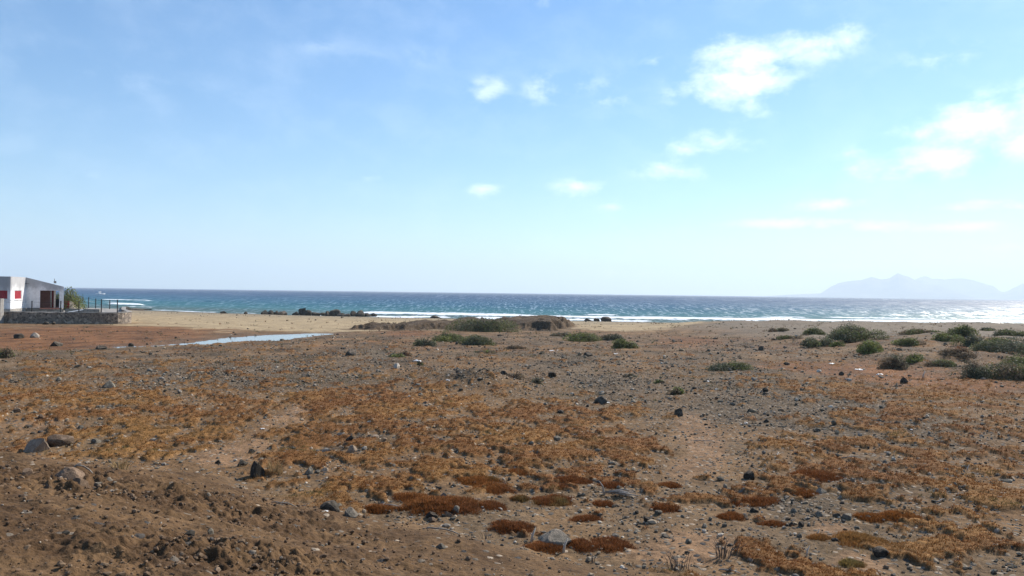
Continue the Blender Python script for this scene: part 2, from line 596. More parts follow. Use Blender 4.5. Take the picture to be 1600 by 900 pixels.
def mat_attr(name, attr, rough=.9, spec=.15, trans=0.0, noise=None):
    """surface coloured leaf by leaf / pebble by pebble from an attribute"""
    m, t = mat(name)
    a = t.n('ShaderNodeAttribute', {'attribute_name': attr})
    c = a.outputs['Color']
    if noise:
        g = t.n('ShaderNodeNewGeometry')
        nz = t.noise(g.outputs['Position'], noise, 4, .6)
        c = t.mix(1.0, c, t.ramp(nz, (.3, (.6, .6, .6)), (.7, (1.3, 1.3, 1.3))), 'MULTIPLY')
    if trans:
        d = t.n('ShaderNodeBsdfPrincipled', None, Base_Color=c, Roughness=rough, Specular_IOR_Level=spec)
        tr = t.n('ShaderNodeBsdfTranslucent', None, Color=c)
        mx = t.n('ShaderNodeMixShader', None, i0=trans)
        t.t.links.new(d.outputs[0], mx.inputs[1]); t.t.links.new(tr.outputs[0], mx.inputs[2])
        o = t.n('ShaderNodeOutputMaterial'); t.t.links.new(mx.outputs[0], o.inputs['Surface'])
    else:
        finish(t, Base_Color=c, Roughness=rough, Specular_IOR_Level=spec)
    return m


# ground
M_SOIL, t = mat('soil')
at = t.n('ShaderNodeAttribute', {'attribute_name': 'soil_color'})
gv = t.n('ShaderNodeAttribute', {'attribute_name': 'stony'})
pos = t.n('ShaderNodeNewGeometry').outputs['Position']
n1 = t.noise(pos, 2.3, 8, .65)
n2 = t.noise(pos, 17.0, 6, .65)
n3 = t.noise(pos, 70.0, 3, .6)
c = t.mix(1.0, at.outputs['Color'], t.ramp(n1, (.28, (.72, .70, .68)), (.72, (1.26, 1.25, 1.24))), 'MULTIPLY')
c = t.mix(1.0, c, t.ramp(n2, (.28, (.5, .5, .51)), (.72, (1.5, 1.48, 1.44))), 'MULTIPLY')
vo = t.n('ShaderNodeTexVoronoi', None, Vector=pos, Scale=11.0, Randomness=1.0)
vo2 = t.n('ShaderNodeTexVoronoi', None, Vector=pos, Scale=3.4, Randomness=1.0)
vs = t.n('ShaderNodeSeparateColor', None, i0=vo.outputs['Color'])
peb = t.ramp(vs.outputs[0], (0.0, (.05, .048, .047)), (.35, (.115, .095, .075)), (.7, (.19, .155, .115)), (1.0, (.34, .27, .20)))
pm = t.math('MULTIPLY', t.math('LESS_THAN', vo.outputs['Distance'], .40), t.math('LESS_THAN', vs.outputs[1], t.math('MULTIPLY', gv.outputs['Fac'], .85)))
c = t.mix(pm, c, peb)
hgt = t.math('ADD', t.math('MULTIPLY', n1, .5), t.math('MULTIPLY', n2, .6))
hgt = t.math('ADD', hgt, t.math('MULTIPLY', n3, .25))
hgt = t.math('ADD', hgt, t.math('MULTIPLY', t.math('MULTIPLY', pm, t.math('SUBTRACT', .45, vo.outputs['Distance'])), 1.6))
finish(t, Base_Color=c, Roughness=.95, Specular_IOR_Level=.12, Normal=bump(t, hgt, .7, .05))

# sea
M_SEA, t = mat('sea_water')
pos = t.n('ShaderNodeNewGeometry').outputs['Position']
sx = t.n('ShaderNodeSeparateXYZ', None, i0=pos)
dist = t.n('ShaderNodeVectorMath', {'operation': 'LENGTH'}, i0=pos).outputs['Value']
shal = t.n('ShaderNodeAttribute', {'attribute_name': 'offshore'}).outputs['Fac']
fo = t.n('ShaderNodeAttribute', {'attribute_name': 'foam'}).outputs['Fac']
strv = t.n('ShaderNodeVectorMath', {'operation': 'MULTIPLY'}, i0=pos, i1=(.0045, .016, 1.0))
streak = t.noise(strv, 1.0, 5, .6)
lg = t.math('LOGARITHM', t.math('MAXIMUM', t.math('ADD', shal, t.math('MULTIPLY', t.math('SUBTRACT', streak, .5), t.math('MULTIPLY', shal, 1.1))), 1.0), 10.0)
wc = t.ramp(t.math('MULTIPLY', lg, .25), (.30, (.060, .110, .105)), (.44, (.028, .128, .150)), (.56, (.013, .086, .148)), (.68, (.008, .050, .118)), (.84, (.005, .028, .088)))
v1 = t.n('ShaderNodeVectorMath', {'operation': 'MULTIPLY'}, i0=pos, i1=(.5, 1.0, 1.0))
w1 = t.noise(v1, .16, 3, .55)
w2 = t.noise(v1, .7, 3, .6)
w3 = t.noise(v1, 2.8, 2, .6)
hh = t.math('ADD', t.math('MULTIPLY', w1, 3.0), t.math('ADD', t.math('MULTIPLY', w2, .9), t.math('MULTIPLY', w3, .2)))
bp = bump(t, hh, .6, .7)
# glitter painted into the gloss: noise patches drawn out seaward stand for wave faces
c1 = t.n('ShaderNodeVectorMath', {'operation': 'MULTIPLY'}, i0=pos, i1=(.85, .075, 1.0))
c2 = t.n('ShaderNodeVectorMath', {'operation': 'MULTIPLY'}, i0=pos, i1=(.22, .010, 1.0))
f1 = t.smooth(t.noise(c1, 1.0, 3, .65), .50, .68)
f2 = t.smooth(t.noise(c2, 1.0, 4, .7), .50, .66)
nearf = t.smooth(dist, 260.0, 900.0)
face = t.math('ADD', t.math('MULTIPLY', f1, t.math('SUBTRACT', 1.0, nearf)), t.math('MULTIPLY', f2, nearf))
fn = t.noise(pos, .9, 6, .7)
fm = t.smooth(t.math('ADD', fo, t.math('MULTIPLY', t.math('SUBTRACT', fn, .5), .9)), .42, .62)
fm = t.math('MULTIPLY', fm, t.smooth(fo, .05, .25))
wdf = t.n('ShaderNodeBsdfDiffuse', None, Color=wc, Normal=bp)
wgl = t.n('ShaderNodeBsdfGlossy', None, Color=(1, 1, 1, 1), Roughness=.42, Normal=bp)
fre = t.n('ShaderNodeFresnel', None, IOR=1.33, Normal=bp)
wat = t.n('ShaderNodeMixShader', None, i0=t.math('MULTIPLY', fre, t.math('MULTIPLY_ADD', face, .34, .08)))      # steep facets hide most of the grazing reflection
t.t.links.new(wdf.outputs[0], wat.inputs[1]); t.t.links.new(wgl.outputs[0], wat.inputs[2])
foam = t.n('ShaderNodeBsdfPrincipled', None, Base_Color=(.74, .77, .79, 1), Roughness=.8, Specular_IOR_Level=.2)
mx = t.n('ShaderNodeMixShader', None, i0=fm)
t.t.links.new(wat.outputs[0], mx.inputs[1]); t.t.links.new(foam.outputs[0], mx.inputs[2])
o = t.n('ShaderNodeOutputMaterial'); t.t.links.new(mx.outputs[0], o.inputs['Surface'])

# still pool
M_POOL, t = mat('still_water')
pos = t.n('ShaderNodeNewGeometry').outputs['Position']
finish(t, Base_Color=(.19, .18, .16, 1), Roughness=.12, IOR=1.33, Specular_IOR_Level=.4, Normal=bump(t, t.noise(pos, 1.5, 3, .5), .25, .02))

M_ISLE = mat_plain('volcanic_slope', (.10, .085, .07), (.22, .18, .14), .004, .95, .2, 2.0, .1, False)
M_BASALT = mat_rock('basalt', (.038, .032, .025), (.108, .093, .073))
M_GREY = mat_rock('grey_stone', (.112, .096, .074), (.27, .237, .185))
M_TAN = mat_rock('tan_stone', (.22, .16, .11), (.40, .31, .23))
M_PALE = mat_rock('pale_stone', (.36, .30, .24), (.56, .48, .39))
M_BROWN = mat_rock('brown_stone', (.13, .085, .055), (.26, .18, .12))
M_PEB = mat_attr('pebbles', 'tint', .9, .2, 0, 9.0)
M_TUFT = mat_attr('dry_cushion', 'tint', .85, .12, .25)
M_LEAF = mat_attr('leaf', 'tint', .7, .3, .3)
M_WOOD = mat_plain('weathered_wood', (.16, .13, .105), (.46, .41, .35), 9, .9, .4, .004)
M_TWIG = mat_plain('bark', (.09, .07, .055), (.22, .18, .14), 12, .9, .4, .004)
M_BONE = mat_plain('bleached_wood', (.40, .35, .28), (.62, .55, .46), 9, .9, .3, .003)
M_LIT = mat_plain('white_plastic', (.62, .63, .64), (.80, .80, .79), 6, .5, .2, .004, .4)

# ================================================================== the setting
def lerp3(a, b, f):
    return a + (np.asarray(b) - a) * f[:, None]


def ground():
    # finest where the plain lies in front of the photographer, coarse all round
    th = np.concatenate([np.linspace(-180, -62, 40, endpoint=False), np.linspace(-62, -43, 90, endpoint=False), np.linspace(-43, 43, 1000, endpoint=False),
                         np.linspace(43, 62, 90, endpoint=False), np.linspace(62, 180, 40, endpoint=False)])
    r = np.concatenate([np.geomspace(.25, 4.0, 50, endpoint=False), np.geomspace(4.0, 48, 700, endpoint=False), np.geomspace(48, 150, 330, endpoint=False), np.geomspace(150, 620, 60)])
    T, RR = np.meshgrid(np.radians(th), r)
    X = (np.sin(T) * RR).ravel(); Y = (np.cos(T) * RR).ravel()
    Z = H(X, Y)
    nt, nr = len(th), len(r)
    front = Y > -2
    moss = np.zeros_like(X); moss[front] = moss_amount(X[front], Y[front])
    # the cushions lift the surface a little
    lump = .5 + .5 * fbm(X * 4, Y * 4, 3, 81)
    Z = Z + moss * (.03 + .045 * lump)
    idx = np.arange(nt * nr).reshape(nr, nt)
    nx = np.roll(idx, -1, axis=1)
    F = np.stack([idx[:-1], nx[:-1], nx[1:], idx[1:]], -1).reshape(-1, 4)[:, ::-1]
    V = np.stack([X, Y, Z], 1)
    c0 = len(V)
    V = np.concatenate([V, [[0, 0, Hs(0.0, 0.0)]]])
    fan = np.stack([np.full(nt, c0), nx[0], idx[0]], 1)
    # surface colours
    X1 = V[:, 0]; Y1 = V[:, 1]
    col = np.tile(np.array([.245, .160, .090]), (len(V), 1))
    nA_ = fbm(X1 * .16, Y1 * .16, 4, 101); nB_ = fbm(X1 * .7, Y1 * .7, 4, 102)
    col = lerp3(col, (.195, .152, .105), sstep(-.1, .35, nA_) * .8)
    col = lerp3(col, (.31, .205, .115), sstep(.0, .4, nB_) * .6)
    farp = sstep(20, 34, np.hypot(X1, Y1)) * sstep(78, 58, Y1) * sstep(-.3, .25, fbm(X1 * .3, Y1 * .22, 4, 107))
    col = lerp3(col, (.150, .122, .092), farp * .75)
    vf = sstep(.02, .3, fbm(X1 * .55, Y1 * .4, 4, 108)) * sstep(20, 34, np.hypot(X1, Y1)) * sstep(78, 58, Y1)
    col = lerp3(col, (.115, .088, .062), vf * .6)
    g = np.clip(GRAVEL(X1, Y1), 0, 1.3)
    bank = sstep(-.4, .8, toe(X1) - Y1)
    trk = np.clip(TRACK(X1, Y1), 0, 1) * (1 - bank)
    gm = sstep(.28, .9, g + nB_ * .55) * (1 - bank) * (1 - trk)
    col = lerp3(col, (.345, .232, .150), sstep(.25, .7, trk + nB_ * .3) * .85)
    col = lerp3(col, (.150, .122, .090), gm * .85)
    rd = sstep(.25, .8, RED(X1, Y1) + nB_ * .4) * (1 - bank)
    col = lerp3(col, (.245, .118, .055), rd * .85)
    rdot = sstep(30, 48, np.hypot(X1, Y1)) * sstep(.05, .4, nA_ + nB_ * .6)
    col = lerp3(col, (.23, .12, .065), rdot * .5 * (1 - gm))
    bk = np.array([.180, .120, .070])
    col = lerp3(col, bk, bank)
    col = lerp3(col, (.115, .074, .044), bank * sstep(-.05, .3, fbm(X1 * 1.1, Y1 * 1.6, 4, 103) + .25 * np.clip(MUD(X1, Y1), 0, 1)) * .75)
    # beach sand, pale by the lagoon and greyer towards the water
    y_sand = interp(X1, [-80, -40, -34, -24, -16, -5, 5, 14, 24, 40, 120], [86, 82, 76, 70, 71, 78, 82, 80, 92, 112, 118])
    sd = sstep(-4, 3, Y1 - y_sand + nA_ * 9 + nB_ * 4)
    bankmid = np.where((Y1 > 65) & (Y1 < 110), bank_mask(X1, Y1)[1], 0)
    sd = sd * (1 - bankmid)
    col = lerp3(col, (.37, .29, .18), sd)
    off = shore(X1) - Y1
    col = lerp3(col, (.235, .20, .145), sd * sstep(52, 14, off + nA_ * 12) * .75)
    col = lerp3(col, (.10, .085, .07), sstep(9, 2, off + nA_ * 3))
    # eroded bank: dark crust above a brown face
    col = lerp3(col, (.105, .080, .058), bankmid * .9)
    mott = fbm(X1 * .5, Y1 * .32, 5, 109, .6)
    col = col * (1 + np.clip(1.1 * mott, -.5, .6) * sstep(22, 36, np.hypot(X1, Y1)) * (1 - .6 * sd))[:, None]
    col = col * (1 - (1 - np.array([.68, .615, .53])) * (1 - .75 * sd)[:, None])
    # wet rim of the pool
    d, wd = poly_dist(X1, Y1, POOL, POOL_W)
    col = lerp3(col, (.13, .085, .06), sstep(2.4, .3, d - wd + nB_ * 1.2) * .6)
    dune = sstep(15, 26, X1 + (Y1 - 70) * .12) * sstep(44, 52, Y1) * sstep(120, 108, Y1)
    col = lerp3(col, (.195, .165, .128), dune * .8 * (1 - sd))
    mm = np.concatenate([moss, [0]])
    hue = sstep(-.25, .3, fbm(X1 * .35, Y1 * .35, 3, 104))
    mc = lerp3(np.tile(np.array([.17, .080, .028]), (len(V), 1)), (.21, .110, .038), hue)
    col = col + (mc - col) * mm[:, None]
    stony = np.clip((.42 + .55 * g + .25 * np.clip(nB_, 0, 1)) * (1 - bank * .75) * (1 - sd * .85) * (1 - rd * .3), 0, 1) * (1 - mm * .9)
    me = make_mesh('ground', V, [F, fan], True, {'soil_color': col, 'stony': stony})
    link('ground', me, M_SOIL, kind='structure')


ground()


# ------------------------------------------------------------------ sea
def sea():
    th = np.concatenate([np.linspace(-180, -60, 40, endpoint=False), np.linspace(-60, -37, 120, endpoint=False), np.linspace(-37, 37, 1000, endpoint=False),
                         np.linspace(37, 60, 120, endpoint=False), np.linspace(60, 180, 40, endpoint=False)])
    r = np.concatenate([np.linspace(118, 330, 330, endpoint=False), np.geomspace(330, 14000, 110)])
    T, RR = np.meshgrid(np.radians(th), r)
    X = (np.sin(T) * RR).ravel(); Y = (np.cos(T) * RR).ravel()
    off = Y - shore(np.clip(X, -300, 300))
    off = np.where(Y < 0, 200.0, off)
    n1 = fbm(X * .035, Y * .035, 3, 201); n2 = fbm(X * .15, Y * .3, 4, 202); n3 = fbm(X * .6, Y * .9, 3, 203)
    Z = .10 * perlin(X * .05, Y * .16, 204) + .05 * perlin(X * .2, Y * .4, 205)
    Z = Z * sstep(2, 14, off)
    foam = np.zeros_like(X)
    az = X / np.maximum(Y, 1) * FPX + 800

    def line(o0, width, amp, h, a0=-1e9, a1=1e9, soft=60, seed=0, gap=.0):
        ok = (np.abs(off - o0) < width * 3 + 9) & (az > a0 - soft - 9) & (az < a1 + soft + 9)
        P = np.where(ok)[0]
        x_, y_, of_, az_ = X[P], Y[P], off[P], az[P]
        wob = o0 + 5.0 * perlin(x_ * .016, seed, 300 + seed) + 1.5 * perlin(x_ * .08, seed, 310 + seed)
        e = (of_ - wob) / width
        prof = np.exp(-e * e)
        along = sstep(a0 - soft, a0 + soft, az_) * sstep(a1 + soft, a1 - soft, az_)
        brk = sstep(gap - .25, gap + .25, perlin(x_ * .035, seed * 3.1, 320 + seed) + .5 * perlin(x_ * .12, y_ * .05, 330 + seed))
        foam[P] = np.maximum(foam[P], prof * along * brk * amp)
        Z[P] += h * np.exp(-(e * .9) ** 2) * along * (.5 + .5 * brk)
    # swash on the sand and two breakers behind it
    line(2, 4, .95, 0, 470, 1e9, 80, 1, -.5)
    line(9, 5, .8, .05, 520, 1e9, 60, 2, .0)
    line(21, 6, 1.05, .45, 560, 1e9, 40, 3, -.75)
    line(31, 5, .85, .30, 640, 1e9, 60, 4, .1)
    line(42, 5, .8, .30, 760, 1500, 80, 5, .15)
    line(64, 5, .62, .35, 700, 1e9, 100, 6, .45)
    line(3, 3, .62, 0, 180, 520, 40, 9, .0)
    line(20, 3.5, .65, .15, 190, 420, 30, 10, .32)
    # the breakers off the point on the left
    line(38, 6, 1.05, .55, 168, 225, 12, 7, -.8)
    line(90, 9, 1.05, .6, 130, 238, 14, 8, -.8)
    line(62, 6, .8, .4, 130, 190, 14, 11, -.3)
    # old foam drifting on the water
    foam = np.maximum(foam, sstep(.28, .5, n2 + .3 * n1) * .42 * sstep(70, 8, off) * sstep(430, 560, az))
    foam = foam * (1 + .75 * n3 + .5 * n2)
    foam[off > 200] = 0
    sw = sstep(40, 90, off) * sstep(420, 200, off)
    Z = Z + sw * .34 * np.sin(off * .17 + 3.5 * n1) * (.4 + .9 * sstep(-.2, .4, n1))
    nt, nr = len(th), len(r)
    idx = np.arange(nt * nr).reshape(nr, nt)
    nx = np.roll(idx, -1, axis=1)
    F = np.stack([idx[:-1], nx[:-1], nx[1:], idx[1:]], -1).reshape(-1, 4)[:, ::-1]
    me = make_mesh('sea', np.stack([X, Y, Z], 1), F, True, {'foam': foam, 'offshore': np.maximum(off, 0)})
    link('sea', me, M_SEA, kind='structure')


sea()

# the pool left by the tide
bm_ = MB()
bm_.add([(-30, 46, 1.10), (-12, 46, 1.10), (-12, 74, 1.10), (-30, 74, 1.10)], [(0, 1, 2, 3)])
link('pool_water', bm_.mesh('pool_water'), M_POOL, kind='structure')


# ------------------------------------------------------------------ the island across the strait
def island(D, rows, depth, seed, name):
    """ridge heights read from the photograph, built as eroded slopes at their distance"""
    hz = lambda px: 458 + (px - 800) * math.tan(R(ROLL))
    xs = np.array([p[0] for p in rows]); hs = np.array([max(hz(p[0]) - p[1], .2) for p in rows])
    n = 360; m = 60
    u = np.linspace(xs[0], xs[-1], n); v = np.linspace(-1, 1, m)
    U, Vv = np.meshgrid(u, v)
    A = np.arctan((U - 800) / FPX)
    top = np.interp(U, xs, hs) * D / FPX + EYE
    dd = D + Vv * depth
    X = np.sin(A) * D + Vv * depth * math.sin(A.mean()); Y = np.cos(A) * D + Vv * depth * math.cos(A.mean())
    er = fbm(X / 420, Y / 420, 5, seed, .55)
    ridge = np.clip(1 - np.abs(Vv + .25 * fbm(X / 900, Y / 900, 2, seed + 3)), 0, 1)
    Z = top * ridge ** 1.15 * (1 + .30 * er * (1 - ridge)) - (1 - sstep(0, .12, 1 - np.abs(Vv))) * 8
    idx = np.arange(n * m).reshape(m, n)
    F = np.stack([idx[:-1, :-1], idx[:-1, 1:], idx[1:, 1:], idx[1:, :-1]], -1).reshape(-1, 4)
    me = make_mesh(name, np.stack([X.ravel(), Y.ravel(), Z.ravel()], 1), F, True)
    return me


me = island(10800, [(1205, 463), (1235, 461), (1282, 459), (1296, 450), (1310, 444), (1330, 441), (1345, 440), (1362, 436), (1378, 440), (1390, 438), (1402, 431), (1412, 434), (1424, 438),
                    (1440, 446), (1470, 450), (1500, 458), (1520, 466)], 1100, 401, 'mountains')
link('mountains', me, M_ISLE, kind='structure')
me = island(12200, [(1395, 460), (1425, 442), (1438, 437), (1446, 435), (1456, 439), (1475, 440), (1500, 439), (1522, 442), (1538, 447), (1552, 450), (1564, 458), (1572, 458), (1584, 453), (1602, 446), (1640, 440), (1700, 446), (1760, 468)], 1100, 402, 'mountains')
link('mountains', me, M_ISLE, kind='structure')

# sea air
m_h = bpy.data.materials.new('sea_air'); m_h.use_nodes = True
t = NT(m_h.node_tree)
pv = t.n('ShaderNodeVolumePrincipled', None, Color=(.80, .92, 1.0, 1), Density=HAZE_DENSITY, Anisotropy=.2)
o = t.n('ShaderNodeOutputMaterial'); t.t.links.new(pv.outputs[0], o.inputs['Volume'])
hz_ = MB().box(-15200, 15200, -15200, 15200, -6, 560)
link('haze', hz_.mesh('haze'), m_h, kind='stuff')


# ================================================================== house on the left
def at(px, d):
    return (px - 800) / FPX * d


def zat(px, py, d):
    """height of a point seen at py when it stands d metres ahead"""
    hz = 457.5 + (px - 800) * math.tan(R(ROLL))
    return EYE - (py - hz) * d / FPX


M_WHITE, t = mat('whitewash')
tc = t.n('ShaderNodeTexCoord'); g = t.n('ShaderNodeNewGeometry')
vec = t.n('ShaderNodeVectorMath', {'operation': 'MULTIPLY'}, i0=g.outputs['Position'], i1=(1, 1, .8))
a = t.noise(vec, .8, 7, .65); b = t.noise(vec, 5, 5, .65)
zz = t.n('ShaderNodeSeparateXYZ', None, i0=g.outputs['Position']).outputs[2]
st = t.math('MULTIPLY', t.smooth(t.math('ADD', zz, t.math('MULTIPLY', a, 3.0)), 5.4, 6.9), .8)
c = t.mix(t.smooth(t.math('MULTIPLY_ADD', b, .5, a), .55, 1.05), (.80, .79, .78, 1), (.55, .54, .53, 1))
c = t.mix(st, c, (.33, .32, .32, 1))
finish(t, Base_Color=c, Roughness=.9, Specular_IOR_Level=.2, Normal=bump(t, b, .4, .02))
M_SHUT = mat_plain('red_shutter', (.30, .022, .035), (.40, .04, .05), 6, .6, .2, .004, .3)
M_PINK = mat_plain('faded_red_wall', (.46, .20, .16), (.58, .29, .24), 1.5, .9, .3, .01)
M_BEIGE = mat_plain('beige_render', (.52, .42, .34), (.66, .56, .47), 2, .9, .3, .01)
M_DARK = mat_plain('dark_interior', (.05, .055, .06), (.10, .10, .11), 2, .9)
M_TILE = mat_plain('red_floor_tile', (.42, .17, .12), (.52, .24, .17), 4, .7)
M_CONC = mat_plain('grey_concrete', (.20, .19, .175), (.40, .37, .33), 1.6, .95, .4, .02, .15, False)
M_METAL = mat_plain('rusty_dark_steel', (.03, .03, .032), (.07, .06, .055), 14, .7, .2, .003)
M_BLOCK, t = mat('grey_blocks')
g = t.n('ShaderNodeNewGeometry').outputs['Position']
vx = t.n('ShaderNodeVectorMath', {'operation': 'MULTIPLY'}, i0=g, i1=(1, 1, 1))
sp = t.n('ShaderNodeSeparateXYZ', None, i0=g)
cb = t.n('ShaderNodeCombineXYZ', None, i0=t.math('ADD', sp.outputs[0], sp.outputs[1]), i1=sp.outputs[2])
br = t.n('ShaderNodeTexBrick', None, Vector=cb, Color1=(.20, .19, .175, 1), Color2=(.29, .27, .24, 1), Mortar=(.11, .10, .09, 1), Scale=1.0)
br.inputs['Brick Width'].default_value = .42; br.inputs['Row Height'].default_value = .21; br.inputs['Mortar Size'].default_value = .02
nz = t.noise(g, 2.0, 6, .6)
finish(t, Base_Color=t.mix(1.0, br.outputs[0], t.ramp(nz, (.3, (.6, .6, .58)), (.7, (1.3, 1.28, 1.2))), 'MULTIPLY'), Roughness=.95, Normal=bump(t, br.outputs[1], -.3, .02))
M_RUBBLE, t = mat('rubble_stone')
g = t.n('ShaderNodeNewGeometry').outputs['Position']
nz = t.n('ShaderNodeTexNoise', None, Vector=g, Scale=2.0, Detail=3.0)
gd = t.n('ShaderNodeVectorMath', {'operation': 'MULTIPLY_ADD'}, i0=nz.outputs['Color'], i1=(.25, .25, .25), i2=g)
vo = t.n('ShaderNodeTexVoronoi', None, Vector=gd, Scale=4.6)
ve = t.n('ShaderNodeTexVoronoi', {'feature': 'DISTANCE_TO_EDGE'}, Vector=gd, Scale=4.6)
s0 = t.n('ShaderNodeSeparateColor', None, i0=vo.outputs['Color']).outputs[0]
sc_ = t.ramp(s0, (0, (.095, .075, .058)), (.4, (.18, .14, .105)), (.75, (.29, .225, .17)), (1, (.46, .37, .28)))
mo = t.smooth(ve.outputs[0], .02, .07)
c = t.mix(mo, (.30, .24, .18, 1), sc_)
fi = t.noise(g, 14, 5, .6)
finish(t, Base_Color=t.mix(1.0, c, t.ramp(fi, (.25, (.7, .7, .7)), (.75, (1.25, 1.25, 1.25))), 'MULTIPLY'), Roughness=.95, Normal=bump(t, t.math('ADD', mo, t.math('MULTIPLY', fi, .4)), .8, .05))

TER = 2.1          # yard level
FLOOR = 2.56


def wall_with_holes(u0, u1, z0, ztop, holes, P, th):
    """wall panel along u with a sloping top (ztop(u)), rectangular holes (ua, ub, za, zb); P(u, w, z) places it, w = depth into the wall"""
    us = sorted({u0, u1} | {h[0] for h in holes} | {h[1] for h in holes})
    mb = MB()
    for i in range(len(us) - 1):
        a, b = us[i], us[i + 1]
        hs = sorted([(h[2], h[3]) for h in holes if h[0] <= a + 1e-6 and h[1] >= b - 1e-6])
        lo = z0; segs = []
        for za, zb in hs:
            if za > lo + 1e-6:
                segs.append((lo, lo, za, za))
            lo = zb
        segs.append((lo, lo, ztop(a), ztop(b)))
        for (l0, l1, t0, t1) in segs:
            V = [P(a, 0, l0), P(b, 0, l1), P(b, 0, t1), P(a, 0, t0), P(a, th, l0), P(b, th, l1), P(b, th, t1), P(a, th, t0)]
            mb.add(V, [(0, 1, 2, 3), (5, 4, 7, 6), (0, 3, 7, 4), (1, 5, 6, 2), (3, 2, 6, 7), (0, 4, 5, 1)])
    return mb


def build_house():
    h = link('beach_house', None, None, loc=(0, 0, 0), label='white flat-roofed beach house with red shutters and an open pink porch', cat='house')
    C = np.array([at(40, 88), 88.0])          # corner between the sunlit side and the porch front
    Fp = np.array([at(16.5, 82.6), 82.6])     # front corner of the projecting room
    E = np.array([at(100, 89.2), 89.2])       # right end of the porch
    zr = lambda px, py, d: zat(px, py, d)
    z_c = zr(40, 433.2, 88); z_f = zr(16, 432, 82.6); z_e = zr(100, 448, 89.2)
    # sunlit side wall of the projecting room
    L = np.linalg.norm(C - Fp); e = (C - Fp) / L; nin = np.array([-e[1], e[0]])
    P = lambda u, wd, z: (Fp[0] + e[0] * u + nin[0] * wd, Fp[1] + e[1] * u + nin[1] * wd, z)

    def u_of(px):   # where a column of the photo meets this wall
        k = (px - 800) / FPX
        return (k * Fp[1] - Fp[0]) / (e[0] - k * e[1])
    ua, ub = u_of(23.2), u_of(34.2)
    dm = Fp[1] + e[1] * (ua + ub) / 2
    wz0, wz1 = zat(28, 467.6, dm), zat(28, 453.4, dm)
    ztop = lambda u: z_f + (z_c - z_f) * u / L
    w = wall_with_holes(0, L, FLOOR, ztop, [(ua, ub, wz0, wz1)], P, .28)
    link('wall', w.mesh('wall'), M_WHITE, h)
    # front of the projecting room, seen square on
    x0 = -68.0
    W0 = Fp[0] - x0
    # a slight return towards the viewer as in the photo: straight wall facing the plain
    Q = lambda u, wd, z: (x0 + u, Fp[1] + wd, z)
    a0, a1 = at(-14, 82.6) - x0, at(15.6, 82.6) - x0
    b0, b1 = zat(8, 467.6, 82.6), zat(8, 453.2, 82.6)
    w = wall_with_holes(0, W0 - .003, FLOOR, lambda u: z_f, [(a0, a1, b0, b1)], Q, .28)
    link('wall', w.mesh('wall'), M_WHITE, h)
    # windows: red shutters in pale frames, sill below
    for (PP, u0, u1, za, zb) in ((P, ua, ub, wz0, wz1), (Q, a0, a1, b0, b1)):
        mb = MB()
        fw = .055
        for (p0, p1, q0, q1) in ((u0, u0 + fw, za, zb), (u1 - fw, u1, za, zb), (u0 + fw, u1 - fw, zb - fw, zb), (u0 + fw, u1 - fw, za, za + fw)):
            mb.box(p0 + .002, p1 - .002, .03, .12, q0 + .002, q1 - .002, PP)
        fr = link('window', mb.mesh('window'), M_WHITE, h)
        mb = MB(); nleaf = max(2, int(round((u1 - u0) / .55)))
        for i in range(nleaf):
            p0 = u0 + fw + (u1 - u0 - 2 * fw) * i / nleaf; p1 = u0 + fw + (u1 - u0 - 2 * fw) * (i + 1) / nleaf
            mb.box(p0 + .012, p1 - .012, .075, .11, za + fw, zb - fw, PP)
            ns = 9
            for k in range(ns):
                zk = za + fw + .06 + (zb - za - 2 * fw - .12) * k / ns
                mb.box(p0 + .06, p1 - .06, .062, .08, zk, zk + (zb - za) / ns * .55, PP)
        link('shutter', mb.mesh('shutter'), M_SHUT, fr)
        mb = MB().box(u0 - .12, u1 + .12, -.08, .26, za - .09, za - .004, PP)
        link('sill', bevel(mb.mesh('sill'), .012), M_WHITE, fr)
    # porch front with its wide opening
    L2 = np.linalg.norm(E - C); e2 = (E - C) / L2; n2 = np.array([-.515, .857])
    P2 = lambda u, wd, z: (C[0] + e2[0] * u + n2[0] * wd, C[1] + e2[1] * u + n2[1] * wd, z)

    def u2(px):
        k = (px - 800) / FPX
        return (k * C[1] - C[0]) / (e2[0] - k * e2[1])
    o0, o1 = u2(63), u2(93)
    zo = zat(78, 454, 88.7)
    zt2 = lambda u: z_c + (z_e - z_c) * u / L2
    w = wall_with_holes(.003, L2, FLOOR, zt2, [(o0, o1, FLOOR, zo)], P2, .30)
    link('wall', w.mesh('wall'), M_WHITE, h)
    # end wall and back
    E2 = lambda u, wd, z: P2(L2 - .002 - wd, .303 + u, z)
    w = wall_with_holes(0, 6.4, FLOOR, lambda u: z_e - .02, [], E2, .297)
    link('wall', w.mesh('wall'), M_WHITE, h)
    # inside of the porch: faded red wall, two posts, open to the sea at the far right
    mb = MB().box(u2(60), u2(79.5), 3.0, 3.2, FLOOR + .002, zo + .35, P2)
    link('porch_wall', mb.mesh('porch_wall'), M_PINK, h)
    mb = MB().box(u2(59.5), u2(62), .32, 2.99, FLOOR + .002, zo + .35, P2)
    link('porch_wall', mb.mesh('porch_wall'), M_PINK, h)
    mb = MB().box(u2(84.4), u2(87.4), .5, .8, FLOOR + .002, zo + .25, P2)
    link('pillar', bevel(mb.mesh('pillar'), .02), M_BEIGE, h)
    mb = MB().box(u2(79.8), u2(81.2), 1.4, 1.55, FLOOR + .002, zo + .25, P2)
    link('pillar', bevel(mb.mesh('pillar'), .02), M_BEIGE, h)
    mb = MB().box(u2(81.0), u2(85.5), 3.0, 3.12, FLOOR + .002, zo + .3, P2)
    link('door', mb.mesh('door'), M_SHUT, h)
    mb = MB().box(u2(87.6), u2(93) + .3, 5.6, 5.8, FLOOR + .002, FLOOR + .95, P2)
    link('parapet', mb.mesh('parapet'), M_DARK, h)
